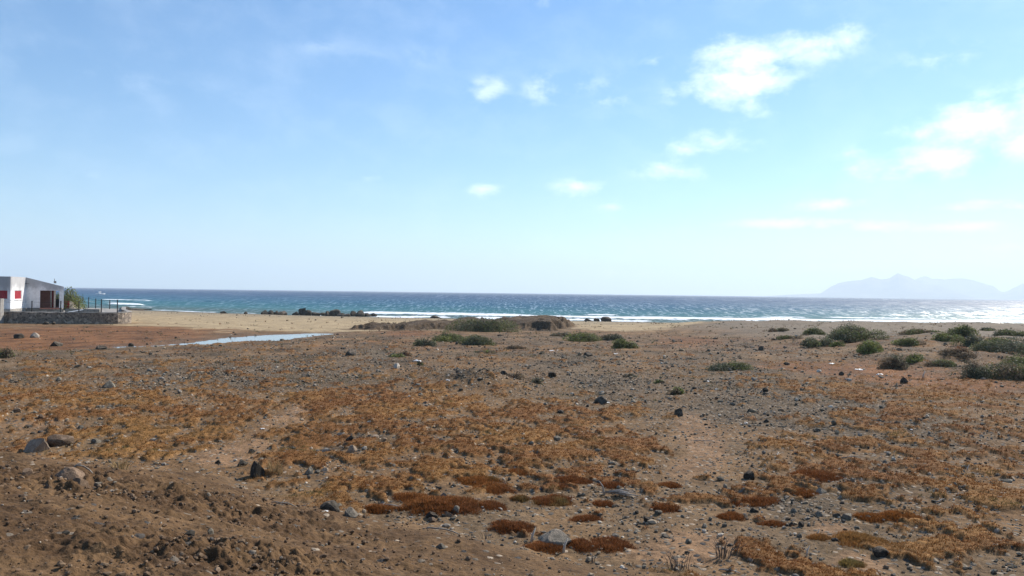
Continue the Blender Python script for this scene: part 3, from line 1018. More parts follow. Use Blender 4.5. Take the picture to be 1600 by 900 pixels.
    mb = MB().box(u2(62.6), u2(93) + .02, -.12, 5.6, FLOOR - .12, FLOOR, P2)
    link('porch_floor', mb.mesh('porch_floor'), M_TILE, h)
    # roof slab following the slope behind the parapet of the front wall
    mb = MB()
    s0, s1 = .02, L2 - .31
    V = [P2(u, wd, zt2(u) - dz) for dz in (.30, .10) for u, wd in ((s0, .31), (s1, .31), (s1, 6.7), (s0, 6.7))]
    mb.add(V, [(0, 3, 2, 1), (4, 5, 6, 7), (0, 1, 5, 4), (1, 2, 6, 5), (2, 3, 7, 6), (3, 0, 4, 7)])
    rf = link('roof', mb.mesh('roof'), M_CONC, h)
    mb = MB()
    pl = [(x0, Fp[1] + .29), (Fp[0] - .31, Fp[1] + .29), (C[0] - .5, C[1] - .05), (C[0] - 3.6, C[1] + 5.5), (x0, C[1] + 5.5)]
    V = [(x, y, z) for z in (z_f - .35, z_f - .12) for x, y in pl]
    mb.add(V, [tuple(range(5))[::-1], tuple(range(5, 10))] + [(i, (i + 1) % 5, 5 + (i + 1) % 5, 5 + i) for i in range(5)])
    link('roof', mb.mesh('roof'), M_CONC, h)
    mb = MB().box(u2(84), u2(88), 1.0, 1.5, zt2(u2(86)) + .15, zt2(u2(86)) + .42, P2)
    mb.tube([P2(u2(85), 1.2, zt2(u2(86)) + .4), P2(u2(85), 1.2, zt2(u2(86)) + .7)], .03)
    link('water_tank', mb.mesh('water_tank'), M_CONC, rf)
    # plinth of grey blocks
    mb = MB().box(x0, Fp[0] + .06, Fp[1] - .06, Fp[1] + .5, TER - .3, FLOOR - .002)
    link('plinth', mb.mesh('plinth'), M_CONC, h)
    mb = MB().box(-.02, L + .05, -.06, .5, TER - .3, FLOOR - .003, P)
    link('plinth', mb.mesh('plinth'), M_CONC, h)
    mb = MB().box(.08, L2, -.07, 6.2, TER - .3, FLOOR - .125, P2)
    link('plinth', mb.mesh('plinth'), M_BLOCK, h)
    # lamp bracket on the corner
    mb = MB().tube([P2(.35, 0, z_c - .75), P2(.1, -.06, z_c - .7), P2(-.2, -.35, z_c - .8), P2(-.35, -.6, z_c - 1.3)], .03)
    link('bracket', mb.mesh('bracket'), M_METAL, h)
    return P2, u2


P2, u2 = build_house()

# yard behind the stone wall
YARD = [(-75, 80.35), (-60, 80.4), (-50, 80.8), (-44, 81.3), (-41.9, 82.5), (-44, 88), (-54, 106), (-63, 111), (-75, 111)]
mb = MB(); nY = len(YARD)
mb.add([(x, y, .3) for x, y in YARD] + [(x, y, TER) for x, y in YARD], [tuple(nY + i for i in range(nY))] + [(i, (i + 1) % nY, nY + (i + 1) % nY, nY + i) for i in range(nY)])
link('yard', mb.mesh('yard'), M_CONC, kind='structure')


def ribbon_wall(path, th, z0, z1f, n=60, jit=0.0, seed=1):
    """a wall of constant thickness along a smooth path"""
    p = np.array(path, float)
    s = np.concatenate([[0], np.cumsum(np.linalg.norm(np.diff(p, axis=0), axis=1))])
    q = np.linspace(0, s[-1], n)
    c = np.stack([np.interp(q, s, p[:, 0]), np.interp(q, s, p[:, 1])], 1)
    for _ in range(3):
        c[1:-1] = (c[:-2] + 2 * c[1:-1] + c[2:]) / 4
    tg = np.gradient(c, axis=0); tg /= np.linalg.norm(tg, axis=1)[:, None]
    nr = np.stack([tg[:, 1], -tg[:, 0]], 1)
    top = np.array([z1f(i / (n - 1)) for i in range(n)]) + jit * fbm(q * 1.3, q * 0, 3, seed)
    m = 8
    V = []; F = []
    prof = [(.5, 0), (.5, .33), (.5, .66), (.5, 1), (-.5, 1), (-.5, .66), (-.5, .33), (-.5, 0)]
    for i in range(n):
        for k, (a, b) in enumerate(prof):
            o_ = a * th + jit * .6 * perlin(q[i] * 1.9 + k * 7, b * 3.0, seed + 2)
            V.append((c[i, 0] + nr[i, 0] * o_, c[i, 1] + nr[i, 1] * o_, z0 + (top[i] - z0) * b))
    for i in range(n - 1):
        for k in range(m):
            k2 = (k + 1) % m
            F.append((i * m + k, (i + 1) * m + k, (i + 1) * m + k2, i * m + k2))
    mb = MB(); mb.add(V, F + [tuple(range(m))[::-1], tuple((n - 1) * m + k for k in range(m))])
    return mb, c, top


wl = link('stone_wall', None, label='long rough stone wall with a rounded end in front of the white house', cat='wall')
mb, wc_, wt_ = ribbon_wall([(-75, 80), (-60, 80), (-50, 80.3), (-44.5, 80.8), (-41.7, 81.8), (-42.2, 85), (-47.0, 93), (-53.5, 106)], .42, .6, lambda f: 2.30, 110, .06, 5)
link('masonry', mb.mesh('masonry'), M_RUBBLE, wl)
mb, _, _ = ribbon_wall([(-75, 80), (-60, 80), (-50, 80.3), (-44.5, 80.8), (-41.7, 81.8), (-42.2, 85), (-47.0, 93), (-53.5, 106)], .50, 2.335, lambda f: 2.40, 110, .015, 6)
link('coping', mb.mesh('coping'), M_CONC, wl)

gp = MB().box(at(-6, 79.3), at(3.0, 79.3), 79.1, 79.7, .9, zat(0, 466.5, 79.3))
link('gate_pillar', bevel(gp.mesh('gate_pillar'), .03), M_CONC, label='short grey concrete gate pillar standing against the stone wall', cat='pillar')

# wire fence: steel posts on the wall and along the seaward edge
fn_ = link('wire_fence', None, label='sagging wire fence on thin dark steel posts along the stone wall', cat='fence')
front_posts = [(5, 470), (50.5, 470), (95.5, 470), (124, 470), (159, 467.5), (184, 468)]
back_posts = [(172, 468.5, 104), (150, 466.5, 106), (139, 464.5, 107.5), (130, 464, 109), (119, 464.5, 110)]
tops = []
for px, py in front_posts:
    d = 80.3 if px < 160 else 81.6
    x = at(px, d)
    mb = MB().tube([(x, d, 2.38), (x, d, zat(px, py, d))], .055, 6)
    link('fence_post', mb.mesh('fence_post'), M_METAL, fn_)
    tops.append((x, d, zat(px, py, d)))
for px, py, d in back_posts:
    x = at(px, d)
    mb = MB().tube([(x, d, 2.0), (x, d, zat(px, py, d))], .06, 6)
    link('fence_post', mb.mesh('fence_post'), M_METAL, fn_)
    tops.append((x, d, zat(px, py, d)))
mb = MB()
for i in range(len(tops) - 1):
    a_, b_ = Vector(tops[i]), Vector(tops[i + 1])
    for dz in (-.12, -.75):
        md = (a_ + b_) / 2 + Vector((0, 0, dz - .05))
        mb.tube([a_ + Vector((0, 0, dz)), md, b_ + Vector((0, 0, dz))], .010, 4)
link('wire', mb.mesh('wire'), M_METAL, fn_)

# low things in the yard
d = 84.5
mb = MB().box(at(102, d), at(156, d), d, d + .25, TER - .05, zat(130, 482.8, d))
link('low_wall', mb.mesh('low_wall'), M_BLOCK, label='low wall of bare grey blocks in the yard behind the stone wall', cat='wall')
d = 82.5
mb = MB()
a_ = Vector((at(105, d), d, zat(105, 489.0, d) + .05)); b_ = Vector((at(123.5, d), d + .9, zat(123.5, 484, d)))
mb.tube([a_, (a_ + b_) / 2, b_], [.06, .055, .05], 6)
link('pale_pole', mb.mesh('pale_pole'), M_LIT, label='pale pole leaning low over the yard wall beside the house', cat='pole')
d = 96
mr = link('maroon_outhouse', None, label='low maroon wall with a white sloping buttress just right of the house', cat='wall')
z0, z1 = zat(108, 484, d), zat(108, 470.4, d)
mb = MB().box(at(101, d), at(110, d), d, d + 1.6, TER - .05, z1)
link('wall', mb.mesh('wall'), M_SHUT, mr)
mb = MB()
xa, xb, xc = at(109.5, d) + .01, at(112, d), at(120, d)
pr = [(xa, z1 + .02), (at(111.3, d), z1 - .1), (at(113.5, d), z1 - .7), (xc, z0 + .12), (xc, TER - .05), (xa, TER - .05)]
V = [(x, d - .08, z) for x, z in pr] + [(x, d + 1.7, z) for x, z in pr]
k = len(pr)
mb.add(V, [tuple(range(k))[::-1], tuple(range(k, 2 * k))] + [(i, (i + 1) % k, k + (i + 1) % k, k + i) for i in range(k)])
link('buttress', mb.mesh('buttress'), M_BEIGE, mr)

# boat at sea
def build_boat():
    d = 560.0
    b = link('fishing_boat', None, loc=(at(157, d), d, 0.0), rotz=R(58), label='small white fishing boat out on the blue water', cat='boat')
    n = 11; prof = 7; V = []; F = []
    Lh = 3.4
    for i in range(n):
        s = -1 + 2 * i / (n - 1)
        wd = .85 * (1 - max(0, s) ** 2.2) * (1 if s > -.8 else .88)
        sh = .62 + .35 * max(0, s) ** 2
        for k in range(prof):
            a = math.pi * k / (prof - 1)
            V.append((s * Lh + .35 * max(0, s) * (1 - math.sin(a)), -math.cos(a) * wd * (1 - .25 * math.sin(a)), sh - (sh + .25) * math.sin(a) ** .8))
    for i in range(n - 1):
        for k in range(prof - 1):
            F.append((i * prof + k, (i + 1) * prof + k, (i + 1) * prof + k + 1, i * prof + k + 1))
        F.append((i * prof + prof - 1, (i + 1) * prof + prof - 1, (i + 1) * prof, i * prof))
    F.append(tuple(range(prof)))
    m = MB().add(V, F).mesh('hull')
    link('hull', m, M_LIT, b)
    m = MB().box(-1.3, .4, -.6, .6, .55, 2.1).mesh('cabin')
    link('cabin', bevel(m, .08), M_LIT, b)
    m = MB().box(-1.0, .405, -.605, .605, 1.4, 1.7).mesh('cabin_window')
    link('cabin_window', m, M_METAL, b)
    m = MB().tube([(.5, 0, .5), (.5, 0, 2.3)], .05).mesh('mast')
    link('mast', m, M_METAL, b)


build_boat()


# ================================================================== plants
LEAF_PAL = {
    'green': [(.095, .115, .038), (.118, .140, .048), (.14, .145, .060), (.18, .175, .075)],
    'grey': [(.095, .108, .062), (.115, .125, .078), (.14, .145, .095), (.085, .090, .056)],
    'bright': [(.15, .185, .036), (.19, .215, .055), (.125, .150, .042), (.21, .20, .075)],
    'brown': [(.16, .115, .070), (.20, .145, .095), (.125, .092, .060), (.23, .17, .095)],
    'rust': [(.23, .105, .056), (.19, .10, .056), (.27, .14, .075), (.16, .10, .06)],
}


def shrub_foliage(w_, dp, h, seed, pals, n, leaf):
    """leaves spread through several overlapping lobes; origin on the ground, unit metres"""
    g = np.random.default_rng(seed)
    nl = int(g.integers(6, 10))
    P = []; N = []; C = []; S = []
    ext = []
    for i in range(nl):
        a = g.uniform(0, 2 * np.pi); rr = g.uniform(0, .68) ** .7
        cx, cyy = math.cos(a) * rr * w_ * .40, math.sin(a) * rr * dp * .40
        fall = 1 - .55 * (rr ** 2)
        rx = w_ * g.uniform(.16, .26); ry = dp * g.uniform(.16, .26); rz = h * fall * g.uniform(.62, 1.0)
        pal = pals[int(g.integers(0, len(pals)))]
        ext.append((cx, cyy, rx, ry, rz, pal))
    vol = np.array([e[2] * e[3] for e in ext]); vol /= vol.sum()
    for e, v in zip(ext, vol):
        k = max(int(n * v), 30)
        d = g.normal(size=(k, 3)); d[:, 2] = np.abs(d[:, 2]); d /= np.linalg.norm(d, axis=1)[:, None]
        rad = g.uniform(.25, 1.0, k) ** .45
        # ragged outline: sprigs stick out unevenly
        lum = 1 + .16 * fbm(d[:, 0] * 2.3 + seed, d[:, 1] * 2.3 + d[:, 2] * 2, 3, seed)
        p = d * rad[:, None] * lum[:, None] * np.array([e[2], e[3], e[4]])
        p[:, 2] *= .95
        p += np.array([e[0], e[1], 0])
        c = np.array(LEAF_PAL[e[5]])[g.integers(0, 4, k)]
        cl = fbm(p[:, 0] * 2.2 + seed, p[:, 1] * 2.2 + p[:, 2] * 2.5, 3, seed + 5)
        c = c * (1 + .75 * cl)[:, None] * g.uniform(.75, 1.3, k)[:, None]
        dead = g.random(k) < .06
        c[dead] = np.array([.17, .12, .075])
        P.append(p); N.append(d); C.append(c); S.append(g.uniform(.6, 1.35, k) * leaf)
    P = np.concatenate(P); N = np.concatenate(N); C = np.concatenate(C); S = np.concatenate(S)
    k = len(P)
    nrm_ = N * .6 + g.normal(size=(k, 3)) * .75; nrm_ /= np.linalg.norm(nrm_, axis=1)[:, None]
    t1 = np.cross(nrm_, g.normal(size=(k, 3))); t1 /= np.linalg.norm(t1, axis=1)[:, None]
    t2 = np.cross(nrm_, t1)
    L = S[:, None]
    V = np.stack([P - t1 * L, P + t2 * L * .36, P + t1 * L, P - t2 * L * .36], 1).reshape(-1, 3)
    F = np.arange(4 * k).reshape(k, 4)
    return make_mesh('foliage', V, F, False, {'tint': np.repeat(np.clip(C, .01, .9), 4, 0)}), ext


def shrub(px, py, wpx, hpx, pals, label, seed, cat='shrub', dens=1.0, name='shrub', dratio=.8, group=None):
    x, y = spot(px, py)
    d = math.hypot(x, y)
    w_ = wpx * y / FPX * 1.38; h = hpx * y / FPX * 1.15; dp = w_ * dratio
    # py marks the near foot of the bush; its middle stands half its depth further off
    ux, uy = x / d, y / d
    x += ux * dp * .35; y += uy * dp * .35
    z = Hs(x, y) - .05
    leaf = max(.035, .0011 * d)
    n = int(min(9000, max(500, dens * 1.5 * (w_ * dp * .6 + w_ * h * 1.6) / (leaf * leaf))))
    r_ = link(name, None, None, loc=(x, y, z), label=label, cat=cat, group=group)
    me, ext = shrub_foliage(w_, dp, h, seed, pals, n, leaf)
    link('foliage', me, M_LEAF, r_)
    mb = MB(); g = np.random.default_rng(seed + 77)
    for e in ext:
        for _ in range(3):
            q = g.normal(size=3); q[2] = abs(q[2]) + .4; q /= np.linalg.norm(q)
            tip = np.array([e[0], e[1], 0]) + q * np.array([e[2], e[3], e[4]]) * .92
            mid = tip * .5 + np.array([0, 0, .12 * h]); b0 = (e[0] * .25, e[1] * .25, -.05)
            mb.tube([b0, mid, tip], [.035 * h + .01, .02 * h + .008, .006], 5)
    link('branches', mb.mesh('branches'), M_TWIG, r_)
    return r_


SHRUBS = [
    (757, 519, 100, 27, ['grey', 'green', 'grey'], 'large dark grey-green bush on the crest of the sandy bank, topmost of the middle ones'),
    (664, 541, 32, 15, ['green', 'grey'], 'small round green bush at the left foot of the middle bushes'),
    (700, 534, 52, 19, ['green', 'green', 'bright'], 'spreading green bush just below the bank, behind a flatter one'),
    (742, 540, 70, 20, ['grey', 'green'], 'flat wide green bush in front of the middle bushes, nearest the plain'),
    (876, 526, 30, 10, ['grey', 'brown'], 'low brownish bush at the left end of the trailing row of bushes'),
    (912, 534, 62, 15, ['green', 'grey', 'bright'], 'long low olive bush in the middle of the trailing row right of the bank'),
    (958, 532, 36, 12, ['brown', 'grey'], 'brown-topped bush near the right end of the trailing row'),
    (974, 545, 46, 17, ['bright', 'green'], 'yellow-green bush ending the trailing row on the right'),
    (618, 559, 32, 10, ['grey', 'bright'], 'small pale green tuft of shrub beside the dark stones left of the middle bushes'),
    (632, 556, 22, 11, ['brown', 'rust'], 'small dark brown stump-like shrub beside the pale green tuft'),
    (762, 553, 40, 8, ['bright', 'grey', 'brown'], 'sparse pale olive plant patch below the flat wide bush'),
    (806, 546, 30, 9, ['rust', 'brown'], 'low reddish brown dry shrub right of the flat wide green bush'),
    (838, 602, 26, 15, ['brown', 'grey'], 'grey leafless twiggy shrub at the right of the gravel heap'),
    (802, 600, 44, 12, ['rust', 'brown'], 'dry rust-brown shrub between gravel heap and grey twiggy shrub'),
    (655, 571, 12, 10, ['bright', 'brown'], 'little pale upright weed among the stones below the left bushes'),
    (1215, 519, 32, 9, ['brown', 'green'], 'small brownish bush far out on the dune crest, leftmost of the dune bushes'),
    (1266, 523, 47, 14, ['green', 'grey'], 'small rounded green bush on the dune crest left of the biggest bush'),
    (1339, 535, 92, 32, ['green', 'green', 'grey'], 'biggest dark green bush on the right-hand dunes'),
    (1280, 542, 50, 16, ['green', 'grey'], 'dark low bush in front and left of the biggest dune bush'),
    (1310, 542, 24, 11, ['bright', 'bright'], 'small yellow-green sprig bush at the foot of the biggest dune bush'),
    (1360, 553, 62, 22, ['bright', 'green', 'bright'], 'bright green mound bush directly in front of the biggest dune bush'),
    (1402, 578, 56, 29, ['brown', 'green', 'grey'], 'rounded dark bush with a brown dead base beside the eroded dune face'),
    (1427, 566, 38, 15, ['bright', 'bright', 'green'], 'yellow-green bush tucked against the dark bush with the brown base'),
    (1443, 521, 70, 13, ['green', 'brown', 'bright'], 'long low green and brown bush on the crest right of the biggest one'),
    (1475, 533, 44, 17, ['bright', 'green'], 'bright rounded green bush in front of the long crest bush'),
    (1508, 527, 50, 18, ['green', 'bright'], 'green bush on the crest between bright mound and far right bushes'),
    (1516, 542, 44, 20, ['green', 'grey'], 'dark shaded bush below the crest on the right-hand dunes'),
    (1578, 525, 44, 15, ['grey', 'green'], 'small grey-green bush on the crest at the far right'),
    (1544, 517, 30, 8, ['green', 'grey'], 'smallest distant bush on the dune crest near the surf'),
    (1590, 553, 110, 28, ['green', 'green', 'grey'], 'wide green bush at the right edge behind the two dark ones'),
    (1498, 560, 62, 18, ['brown', 'brown', 'rust'], 'brown dry bush on the pale sand between the green dune bushes'),
    (1522, 592, 50, 33, ['brown', 'grey', 'grey'], 'grey-brown half dead bush, left of the nearest dune bushes'),
    (1580, 595, 84, 39, ['green', 'grey', 'brown'], 'dark shaded bush nearest the plain at the far right'),
    (1137, 580, 70, 18, ['green', 'grey'], 'lone flattened dark green bush on the grey gravel right of centre'),
    (1060, 617, 30, 15, ['bright', 'green', 'brown'], 'small fresh green weedy bush by the sandy track'),
    (10, 560, 34, 20, ['green', 'brown', 'bright'], 'weedy green plant at the left edge below the stone wall'),
    (1030, 600, 20, 8, ['bright', 'brown'], 'tiny olive weed left of the fresh green weedy bush'),
    (1555, 541, 60, 18, ['green', 'bright'], 'olive mound bush filling the gap before the wide bush at the right edge'),
    (1420, 541, 44, 13, ['green', 'brown', 'bright'], 'low olive bush on the sand between bright mound and biggest bush'),
    (1472, 574, 46, 14, ['brown', 'green'], 'flat olive-brown bush at the top of the eroded dune face'),
    (1598, 572, 50, 22, ['green', 'bright'], 'olive bush squeezed between wide bush and nearest dark bush at the right edge'),
    (1236, 530, 40, 9, ['green', 'brown'], 'low sprawling bush on the dune slope at the left of the dune bushes'),
    (985, 590, 26, 9, ['bright', 'brown', 'grey'], 'thin pale weed growing among grey stones in mid plain'),
]
for i, (px, py, wp, hp, pal, lb) in enumerate(SHRUBS):
    shrub(px, py, wp, hp, pal, lb, 500 + i, dens=.55 if ('twiggy' in lb or 'sparse' in lb or 'thin' in lb) else 1.0)

# the tree behind the porch
tr = link('tree', None, loc=(at(106, 97), 97.0, 2.0), label='bushy yellow-green tree behind the right end of the white house', cat='tree')
me, ext = shrub_foliage(5.6, 3.8, 4.3, 777, ['bright', 'green', 'bright'], 6500, .11)
link('crown', me, M_LEAF, tr)
mb = MB()
for e in ext:
    mb.tube([(0, 0, -.2), (e[0] * .4, e[1] * .4, .8), (e[0], e[1], e[4] * .85)], [.14, .09, .02], 6)
link('trunk', mb.mesh('trunk'), M_TWIG, tr)


# ---- little tufts that make the dry ground cushions
def tufts(P, S, C, blades, seed, spread=.75, width=.10, lift=1.0):
    """P (n,3) roots, S (n,) size, C (n,3) colour: each tuft a fan of pointed blades"""
    g = np.random.default_rng(seed)
    n = len(P); k = n * blades
    base = np.repeat(P, blades, 0); s = np.repeat(S, blades)
    a = g.uniform(0, 2 * np.pi, k); tilt = g.uniform(.05, 1.0, k) ** .8 * spread
    d = np.stack([np.cos(a) * np.sin(tilt * 1.5), np.sin(a) * np.sin(tilt * 1.5), np.cos(tilt * 1.5) * lift], 1)
    off = np.stack([np.cos(a), np.sin(a), np.zeros(k)], 1) * (s * g.uniform(0, .75, k))[:, None]
    L = s * g.uniform(.55, 1.15, k)
    b = base + off
    side = np.stack([-np.sin(a + .6), np.cos(a + .6), np.zeros(k)], 1) * (L * width)[:, None]
    tip = b + d * L[:, None]
    V = np.stack([b - side, b + side, tip], 1).reshape(-1, 3)
    F = np.arange(3 * k).reshape(k, 3)
    c = np.repeat(C, blades, 0) * g.uniform(.65, 1.4, k)[:, None]
    cc = np.stack([c * .85, c * .85, c * 1.2], 1).reshape(-1, 3)
    return V, F, np.clip(cc, .005, .9)


ORANGE = np.array([.222, .093, .028]); RUST = np.array([.165, .065, .024]); OCHRE = np.array([.25, .145, .050]); OLIVE = np.array([.165, .145, .055])


def moss_colour(x, y, g):
    hue = sstep(-.2, .35, fbm(x * .35, y * .35, 3, 104))
    c = lerp3(np.tile(RUST, (len(x), 1)), ORANGE, hue)
    # yellower growth on the left side of the track
    yl = np.clip(YELLOW(x, y), 0, 1) * sstep(-.35, .25, fbm(x * .6, y * .6, 3, 105))
    c = lerp3(c, OCHRE, yl * .85)
    ol = sstep(.28, .5, fbm(x * .9, y * .9, 3, 106))
    c = lerp3(c, OLIVE, ol * .75)
    return c * g.uniform(.75, 1.25, len(x))[:, None]


YELLOW = Zones([(250, 690, 190, 55, 1.0), (430, 740, 70, 40, 1.0), (470, 670, 60, 30, .8), (330, 560, 100, 16, .4), (1230, 850, 70, 16, .4), (1350, 845, 70, 14, .9), (150, 600, 150, 30, .35)])


def polar_scatter(n, r0, r1, a, g, power=1.0):
    u = g.uniform((1 / r1) ** power, (1 / r0) ** power, n) ** (-1 / power)
    th = g.uniform(-R(a), R(a), n)
    return np.sin(th) * u, np.cos(th) * u, u


# distinct cushions that stand alone on the bare soil: things of their own
CUSHIONS = [
    (690, 800, 128, 34, 'long orange cushion of dry succulents with grey stones at its front'), (768, 796, 44, 19, 'round orange cushion right of the long one, bare soil all round'),
    (915, 817, 46, 15, 'small oval orange cushion alone on bare soil between two dark stones'), (800, 832, 66, 22, 'orange cushion nearest in the middle, left of the grey boulder'),
    (848, 862, 60, 24, 'yellowish orange cushion growing against the front of the grey boulder'), (955, 862, 72, 40, 'thick ochre cushion right of the grey boulder'),
    (908, 858, 42, 16, 'rust cushion between grey boulder and thick ochre cushion'), (862, 787, 62, 17, 'brown-orange cushion in the row above the bare soil patch'),
    (812, 784, 28, 11, 'very small orange cushion between two wider ones'), (772, 767, 64, 12, 'narrow flat orange cushion above the round one'),
    (748, 757, 64, 18, 'orange cushion at the right tip of the big central patch'), (808, 742, 34, 10, 'tiny orange cushion above the narrow flat one'),
    (870, 766, 38, 11, 'small flat orange cushion left of the driftwood bundle'), (895, 758, 56, 18, 'orange cushion above and left of the driftwood bundle'),
    (955, 763, 42, 17, 'olive-orange cushion touching the driftwood bundle'), (945, 791, 34, 11, 'small orange cushion below the driftwood bundle'),
    (1180, 791, 76, 18, 'orange cushion at the right end of the streak beside the track'), (1142, 812, 40, 12, 'small orange cushion below the streak beside the track'),
    (1207, 822, 36, 14, 'orange cushion among scattered dark stones right of the track'), (1252, 778, 44, 22, 'rounded orange cushion above the cluster of dark stones'),
    (1276, 752, 78, 24, 'broad orange cushion on grey gravel right of the track'), (1360, 814, 46, 14, 'small rust cushion right of the three grey stones'),
    (1348, 853, 96, 22, 'wide yellow-olive cushion on the sandy strip'), (1280, 846, 32, 13, 'little orange cushion left of the wide yellow-olive one'),
    (1332, 886, 30, 14, 'little orange cushion beside the sandy gap at the bottom'), (1040, 800, 40, 14, 'orange cushion left of the track with a black stone'),
    (590, 803, 46, 22, 'orange cushion left of the long one, beside a white twig'), (640, 783, 50, 18, 'rust cushion above the long orange one'),
    (1046, 762, 30, 10, 'little orange cushion at the left side of the track'), (1405, 815, 60, 18, 'tawny cushion at the edge of the grey gravel on the right'),
]


def cushion(px, py, wp, hp, label, seed):
    x, y = spot(px, py - hp * .3)
    g = np.random.default_rng(seed)
    d = math.hypot(x, y)
    w_ = wp * y / FPX; dp = w_ * g.uniform(.75, 1.0); h = min(.065, .02 + .045 * w_)
    z0 = Hs(x, y)
    n = 48
    us = np.linspace(0, 1, 14); an = np.linspace(0, 2 * np.pi, n, endpoint=False)
    out = 1 + .55 * fbm(np.cos(an) * 1.9 + seed, np.sin(an) * 1.9, 4, seed)
    U, A = np.meshgrid(us, an, indexing='ij')
    O = np.tile(out, (14, 1))
    X = np.cos(A) * U * O * w_ / 2; Y = np.sin(A) * U * O * dp / 2
    prof = h * (1 - U ** 2.4) * (1 + .5 * fbm(X * 6 + seed, Y * 6, 3, seed + 1))
    zg = H((X + x).ravel(), (Y + y).ravel()).reshape(X.shape) - z0
    Z = zg + prof - .025
    idx = np.arange(14 * n).reshape(14, n); nx = np.roll(idx, -1, 1)
    F = np.stack([idx[:-1], nx[:-1], nx[1:], idx[1:]], -1).reshape(-1, 4)[:, ::-1]
    Vb = np.stack([X.ravel(), Y.ravel(), Z.ravel()], 1)
    cb_ = moss_colour(Vb[:, 0] + x, Vb[:, 1] + y, g) * 1.15
    # tufts over the dome
    dens = min(1800, int(500 + w_ * dp * 1800))
    rr = np.sqrt(g.uniform(0, 1, dens)) * 1.0 + np.maximum(g.normal(0, .09, dens), 0); aa = g.uniform(0, 2 * np.pi, dens)
    oo = np.interp(aa, np.append(an, 2 * np.pi), np.append(out, out[0]))
    tx = np.cos(aa) * rr * oo * w_ / 2; ty = np.sin(aa) * rr * oo * dp / 2
    tz = H(tx + x, ty + y) - z0 + h * np.maximum(1 - rr ** 2.4, 0) * (1 + .5 * fbm(tx * 6 + seed, ty * 6, 3, seed + 1)) - .025
    s = .030 + .0018 * d * g.uniform(.7, 1.3, dens)
    Vt, Ft, Ct = tufts(np.stack([tx, ty, tz], 1), s, moss_colour(tx + x, ty + y, g) * 1.2, 7, seed + 2, .8, .14)
    V = np.concatenate([Vb, Vt]); C = np.concatenate([cb_, Ct])
    me = make_mesh('ground_cushion', V, [F, Ft + len(Vb)], False, {'tint': C})
    link('ground_cushion', me, M_TUFT, loc=(x, y, z0), label=label, cat='plant', group='dry succulent cushions on the bare soil')


for i, (px, py, wp, hp, lb) in enumerate(CUSHIONS):
    cushion(px, py, wp, hp, lb, 900 + i)


def ground_cover():
    g = np.random.default_rng(31)
    x, y, r = polar_scatter(560000, 5.5, 62, 42, g, 1.0)
    m = moss_amount(x, y)
    keep = g.random(len(x)) < m * .62
    x, y, r = x[keep], y[keep], r[keep]
    lump = .5 + .5 * fbm(x * 4, y * 4, 3, 81)
    z = H(x, y) + m[keep] * (.03 + .045 * lump) - .008
    s = np.clip(.012 + .0018 * r, .02, .09) * g.uniform(.6, 1.3, len(x))
    c = moss_colour(x, y, g)
    V, F, C = tufts(np.stack([x, y, z], 1), s, c, 7, 32, .85, .15)
    link('ground_cover', make_mesh('ground_cover', V, F, False, {'tint': C}), M_TUFT, kind='stuff')
    # sparse dead straw between the cushions and longer wisps by the track
    x, y, r = polar_scatter(30000, 6, 40, 42, g, 1.0)
    D = np.clip(MOSS(x, y), 0, 1) * .35 + np.clip(YELLOW(x, y), 0, 1) * .8
    keep = (g.random(len(x)) < D * sstep(-.1, .4, fbm(x * .9, y * .9, 3, 131))) & (y > toe(x) + .1)
    x, y, r = x[keep], y[keep], r[keep]
    z = H(x, y) - .005
    s = (.045 + .0022 * r) * g.uniform(.6, 1.6, len(x))
    c = np.tile(np.array([.34, .225, .10]), (len(x), 1)) * g.uniform(.6, 1.2, len(x))[:, None]
    V, F, C = tufts(np.stack([x, y, z], 1), s, c, 7, 33, .55, .045, 1.0)
    link('dry_grass', make_mesh('dry_grass', V, F, False, {'tint': C}), M_TUFT, kind='stuff')
    # fine dry stalks and trash of plants on the far plain and dunes: low herbs
    x, y, r = polar_scatter(110000, 22, 110, 42, g, .7)
    n = fbm(x * .25, y * .25, 4, 141)
    D = sstep(-.08, .35, n) * (.62 + .38 * sstep(10, 24, x)) * sstep(112, 96, y) * .6
    D = D * (1 - sstep(-3, 4, interp(y, [28, 34, 40, 46, 52, 65, 72, 90, 110], [-44, -30, -21, -17.2, -15.8, -13.4, -13.2, -13.6, -13.6]) - x) * .35)
    keep = g.random(len(x)) < D * .5
    x, y, r = x[keep], y[keep], r[keep]
    z = H(x, y) - .02
    s = (.03 + .0016 * r) * g.uniform(.6, 1.5, len(x))
    pal = np.array([[.20, .10, .045], [.15, .11, .075], [.10, .105, .05], [.22, .16, .09]])
    c = pal[np.clip(((n[keep] - .05) * 9 + g.uniform(0, 2.2, len(x))).astype(int), 0, 3)]
    V, F, C = tufts(np.stack([x, y, z], 1), s, c, 7, 34, .8, .16)
    link('low_herbs', make_mesh('low_herbs', V, F, False, {'tint': C}), M_TUFT, kind='stuff')


ground_cover()


